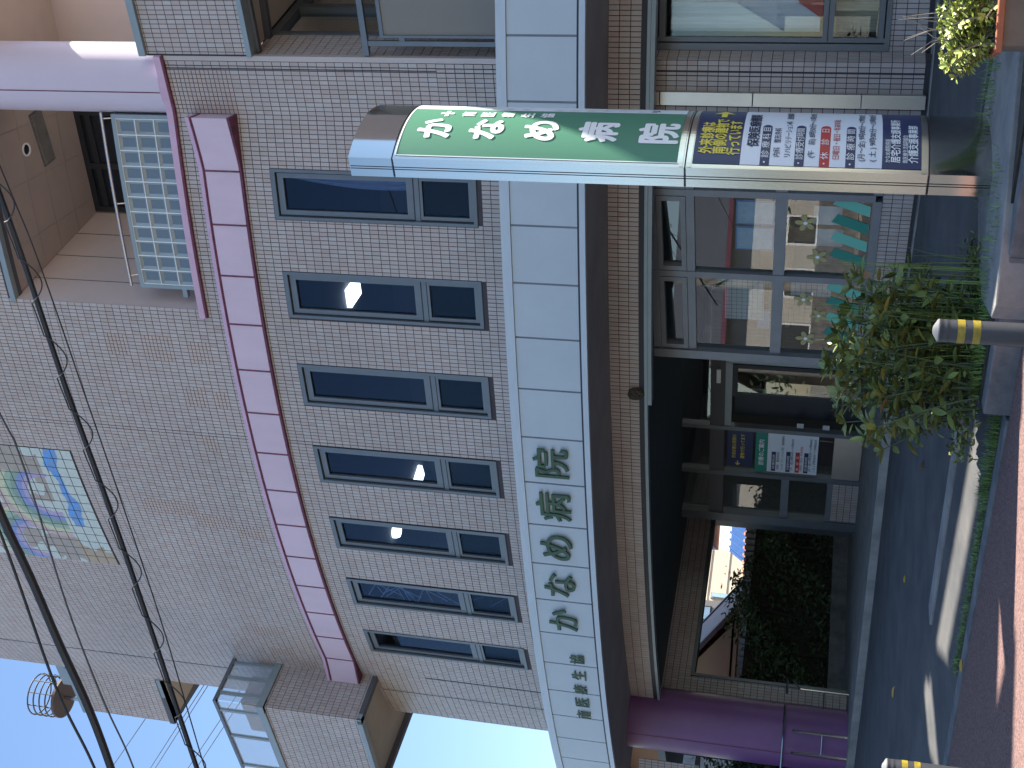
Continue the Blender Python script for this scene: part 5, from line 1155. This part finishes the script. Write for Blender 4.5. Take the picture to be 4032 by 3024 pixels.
for i, (a, b) in enumerate((((-10.52,35,19.49),(-18.87,50,29.79)), ((-9.27,35,17.67),(-18.54,50,27.86)), ((-9.21,35,17.51),(-18.51,50,27.62)), ((-7.62,35,15.51),(-18.06,50,25.98)), ((-7.83,35,15.42),(-18.06,50,25.62)))):
    a, b = Vector(a), Vector(b); d = b-a; mb = MB(); mb.tube([a-d*.55, a, b, b+d*.6], .016, 5); o = mb.build('power_line', M['cable_grey'])
    tag(o, ['single power line highest in the sky patch', 'upper wire of the middle power line pair', 'lower wire of the middle power line pair', 'upper wire of the power line pair nearest the box bay', 'lower wire of the power line pair nearest the box bay'][i], 'power line')
for p, l in ((RP, 'utility pole beside the road to the right'), (LPL, 'utility pole beside the road far to the left')):
    t = thing('utility_pole', l, 'pole', 'utility poles', (p.x, p.y, -.4)); mb = MB(); mb.lathe((0,0), [(.17,0),(.11,9.4),(.001,9.4)], 20); mb.build('shaft', M['concrete'], t, smooth=40)
    mb = MB(); mb.box(-.6,.6,-.05,.05,8.7,8.8); mb.build('cross_arm', M['steel_duct'], t)

# ============================================================ HOUSES ACROSS THE ROAD (seen only as reflections in the glass)
hs = [(-26,-27,9,7,3.4,5.6,'white plastered house across the road',(.40,.39,.37),(.09,.09,.10)), (-14.5,-26,9,7,3.0,5.0,'cream sided house across the road',(.36,.32,.26),(.12,.10,.09)), (-3,-25,10,7,2.9,5.0,'low grey roofed house across the road',(.34,.33,.32),(.07,.075,.085)), (9.5,-25,9,7,3.6,5.9,'beige two storey house across the road',(.34,.29,.24),(.16,.09,.06)), (21,-27,9,7,3.2,5.2,'pale house across the road at right',(.42,.41,.39),(.08,.09,.12))]
for u_, n_, w_, d_, zw, zr, lab, wc, rc in hs:
    wm = mat('house wall', wc, .85, noise=.08, nscale=1.5); rm = mat('house roof', rc, .6, noise=.3, nscale=9)
    t = thing('house', lab, 'house', 'houses across the road'); f = lambda x, y, z: U(u_+x, n_+y, z)
    mb = MB(); mb.box(-w_/2, w_/2, 0, d_, -.4, zw, f); mb.build('wall', wm, t)
    o = .55; mb = MB(); mb.add([f(*p) for p in ((-w_/2-o,-o,zw-.1),(w_/2+o,-o,zw-.1),(w_/2+o,d_+o,zw-.1),(-w_/2-o,d_+o,zw-.1),(-w_/2+.6,d_/2,zr),(w_/2-.6,d_/2,zr))], [(0,1,5,4),(2,3,4,5),(0,4,3),(1,2,5),(3,2,1,0)]); mb.build('roof', rm, t)
    for zf in [.9]:
        for x in (-3.1, -.9, 1.2, 3.2):
            wdn = link('window', None, t); mb = MB(); mb.box(x-.65, x+.65, d_, d_+.06, zf, zf+1.15, f); mb.build('frame', M['coping'], wdn); mb = MB(); mb.box(x-.58, x-.02, d_+.06, d_+.07, zf+.07, zf+1.08, f); mb.box(x+.02, x+.58, d_+.06, d_+.07, zf+.07, zf+1.08, f); mb.build('pane', M['interior_dk'], wdn)
    mb = MB(); mb.box(-w_/2-.3, w_/2+.3, d_+1.6, d_+1.75, -.4, .9, f); mb.build('garden_wall', M['concrete'], t)

for i, (x, y, w_, d_, zw, zr, wc, rc, lab) in enumerate(((-34, -9, 8, 8, 3.6, 6.3, (.42,.40,.37), (.10,.10,.11), 'grey roofed house far down the road'), (-31, 3.5, 7, 8, 3.0, 5.6, (.34,.27,.21), (.13,.11,.09), 'brown roofed bungalow down the road'), (-36, 14, 8, 9, 4.6, 7.0, (.50,.48,.44), (.07,.08,.10), 'white house down the road with a dark roof'), (-33, 26, 8, 9, 3.4, 6.0, (.40,.33,.24), (.16,.10,.07), 'tan house furthest down the road'))):
    t, f = roof_house('house', lab, x, y, R(90), w_, d_, zw, zr, mat('house wall', wc, .85, noise=.1, nscale=1.5), mat('house roof', rc, .6, noise=.35, nscale=9)); t['group'] = 'houses down the road'
    for xx in (-2.6, -.5, 1.7):
        wdn = link('window', None, t); mb = MB(); mb.box(xx-.6, xx+.6, -.06, 0, 1.0, 2.2, f); mb.build('frame', M['white'], wdn); mb = MB(); mb.box(xx-.52, xx+.52, -.08, -.061, 1.08, 2.12, f); mb.build('pane', M['interior_dk'], wdn)
    mb = MB(); mb.box(-w_/2, w_/2, -3.1, -2.95, -.4, 1.0, f); mb.build('garden_wall', M['concrete_dk'], t)
for i, (x, y) in enumerate(((-26, 0), (-27, 9), (-28, 20), (-30, -4))):
    t = thing('garden_tree', ['round garden tree down the road', 'second garden tree down the road', 'third garden tree down the road', 'fourth garden tree down the road'][i], 'tree', 'garden trees down the road'); V, Fc = leaf_cloud(1500, lambda r: (x+r.normal()*.8, y+r.normal()*.8, 2.1+r.normal()*.6), .28, 30+i); cloud_obj('crown', V, Fc, M['hedge'], t); mb = MB(); mb.tube([(x,y,-.4),(x,y,2)], .1, 8); mb.build('trunk', M['stem'], t)
# ============================================================ individual tiles (largest in the picture)
TM = {}
for fn, a, b, c, d, par in INDIV:
    w_, h_ = round(b-a, 3), round(d-c, 3)
    if (w_, h_) not in TM:
        mb = MB(); mb.box(-w_/2, w_/2, -.006, 0, -h_/2, h_/2); me = mb.mesh('tile'); me.materials.append(M['tile']); TM[(w_, h_)] = me
    p0, p1 = Vector(fn(a, (c+d)/2, 0)), Vector(fn(b, (c+d)/2, 0)); q = Vector(fn((a+b)/2, (c+d)/2, .006+random.uniform(-.001,.001))); dx = (p1-p0).normalized()
    inn = (Vector(fn((a+b)/2, 0, 0)) - Vector(fn((a+b)/2, 0, .1))).normalized()
    o = link('tile', TM[(w_, h_)], par); rot = Matrix((dx, inn, Vector((0,0,1)))).transposed()
    o.matrix_local = Matrix.Translation(q) @ rot.to_4x4()
print('individual tiles', len(INDIV), 'objects', len(bpy.data.objects), 'tris', sum(len(o.data.polygons)*2 for o in bpy.data.objects if o.type == 'MESH'))
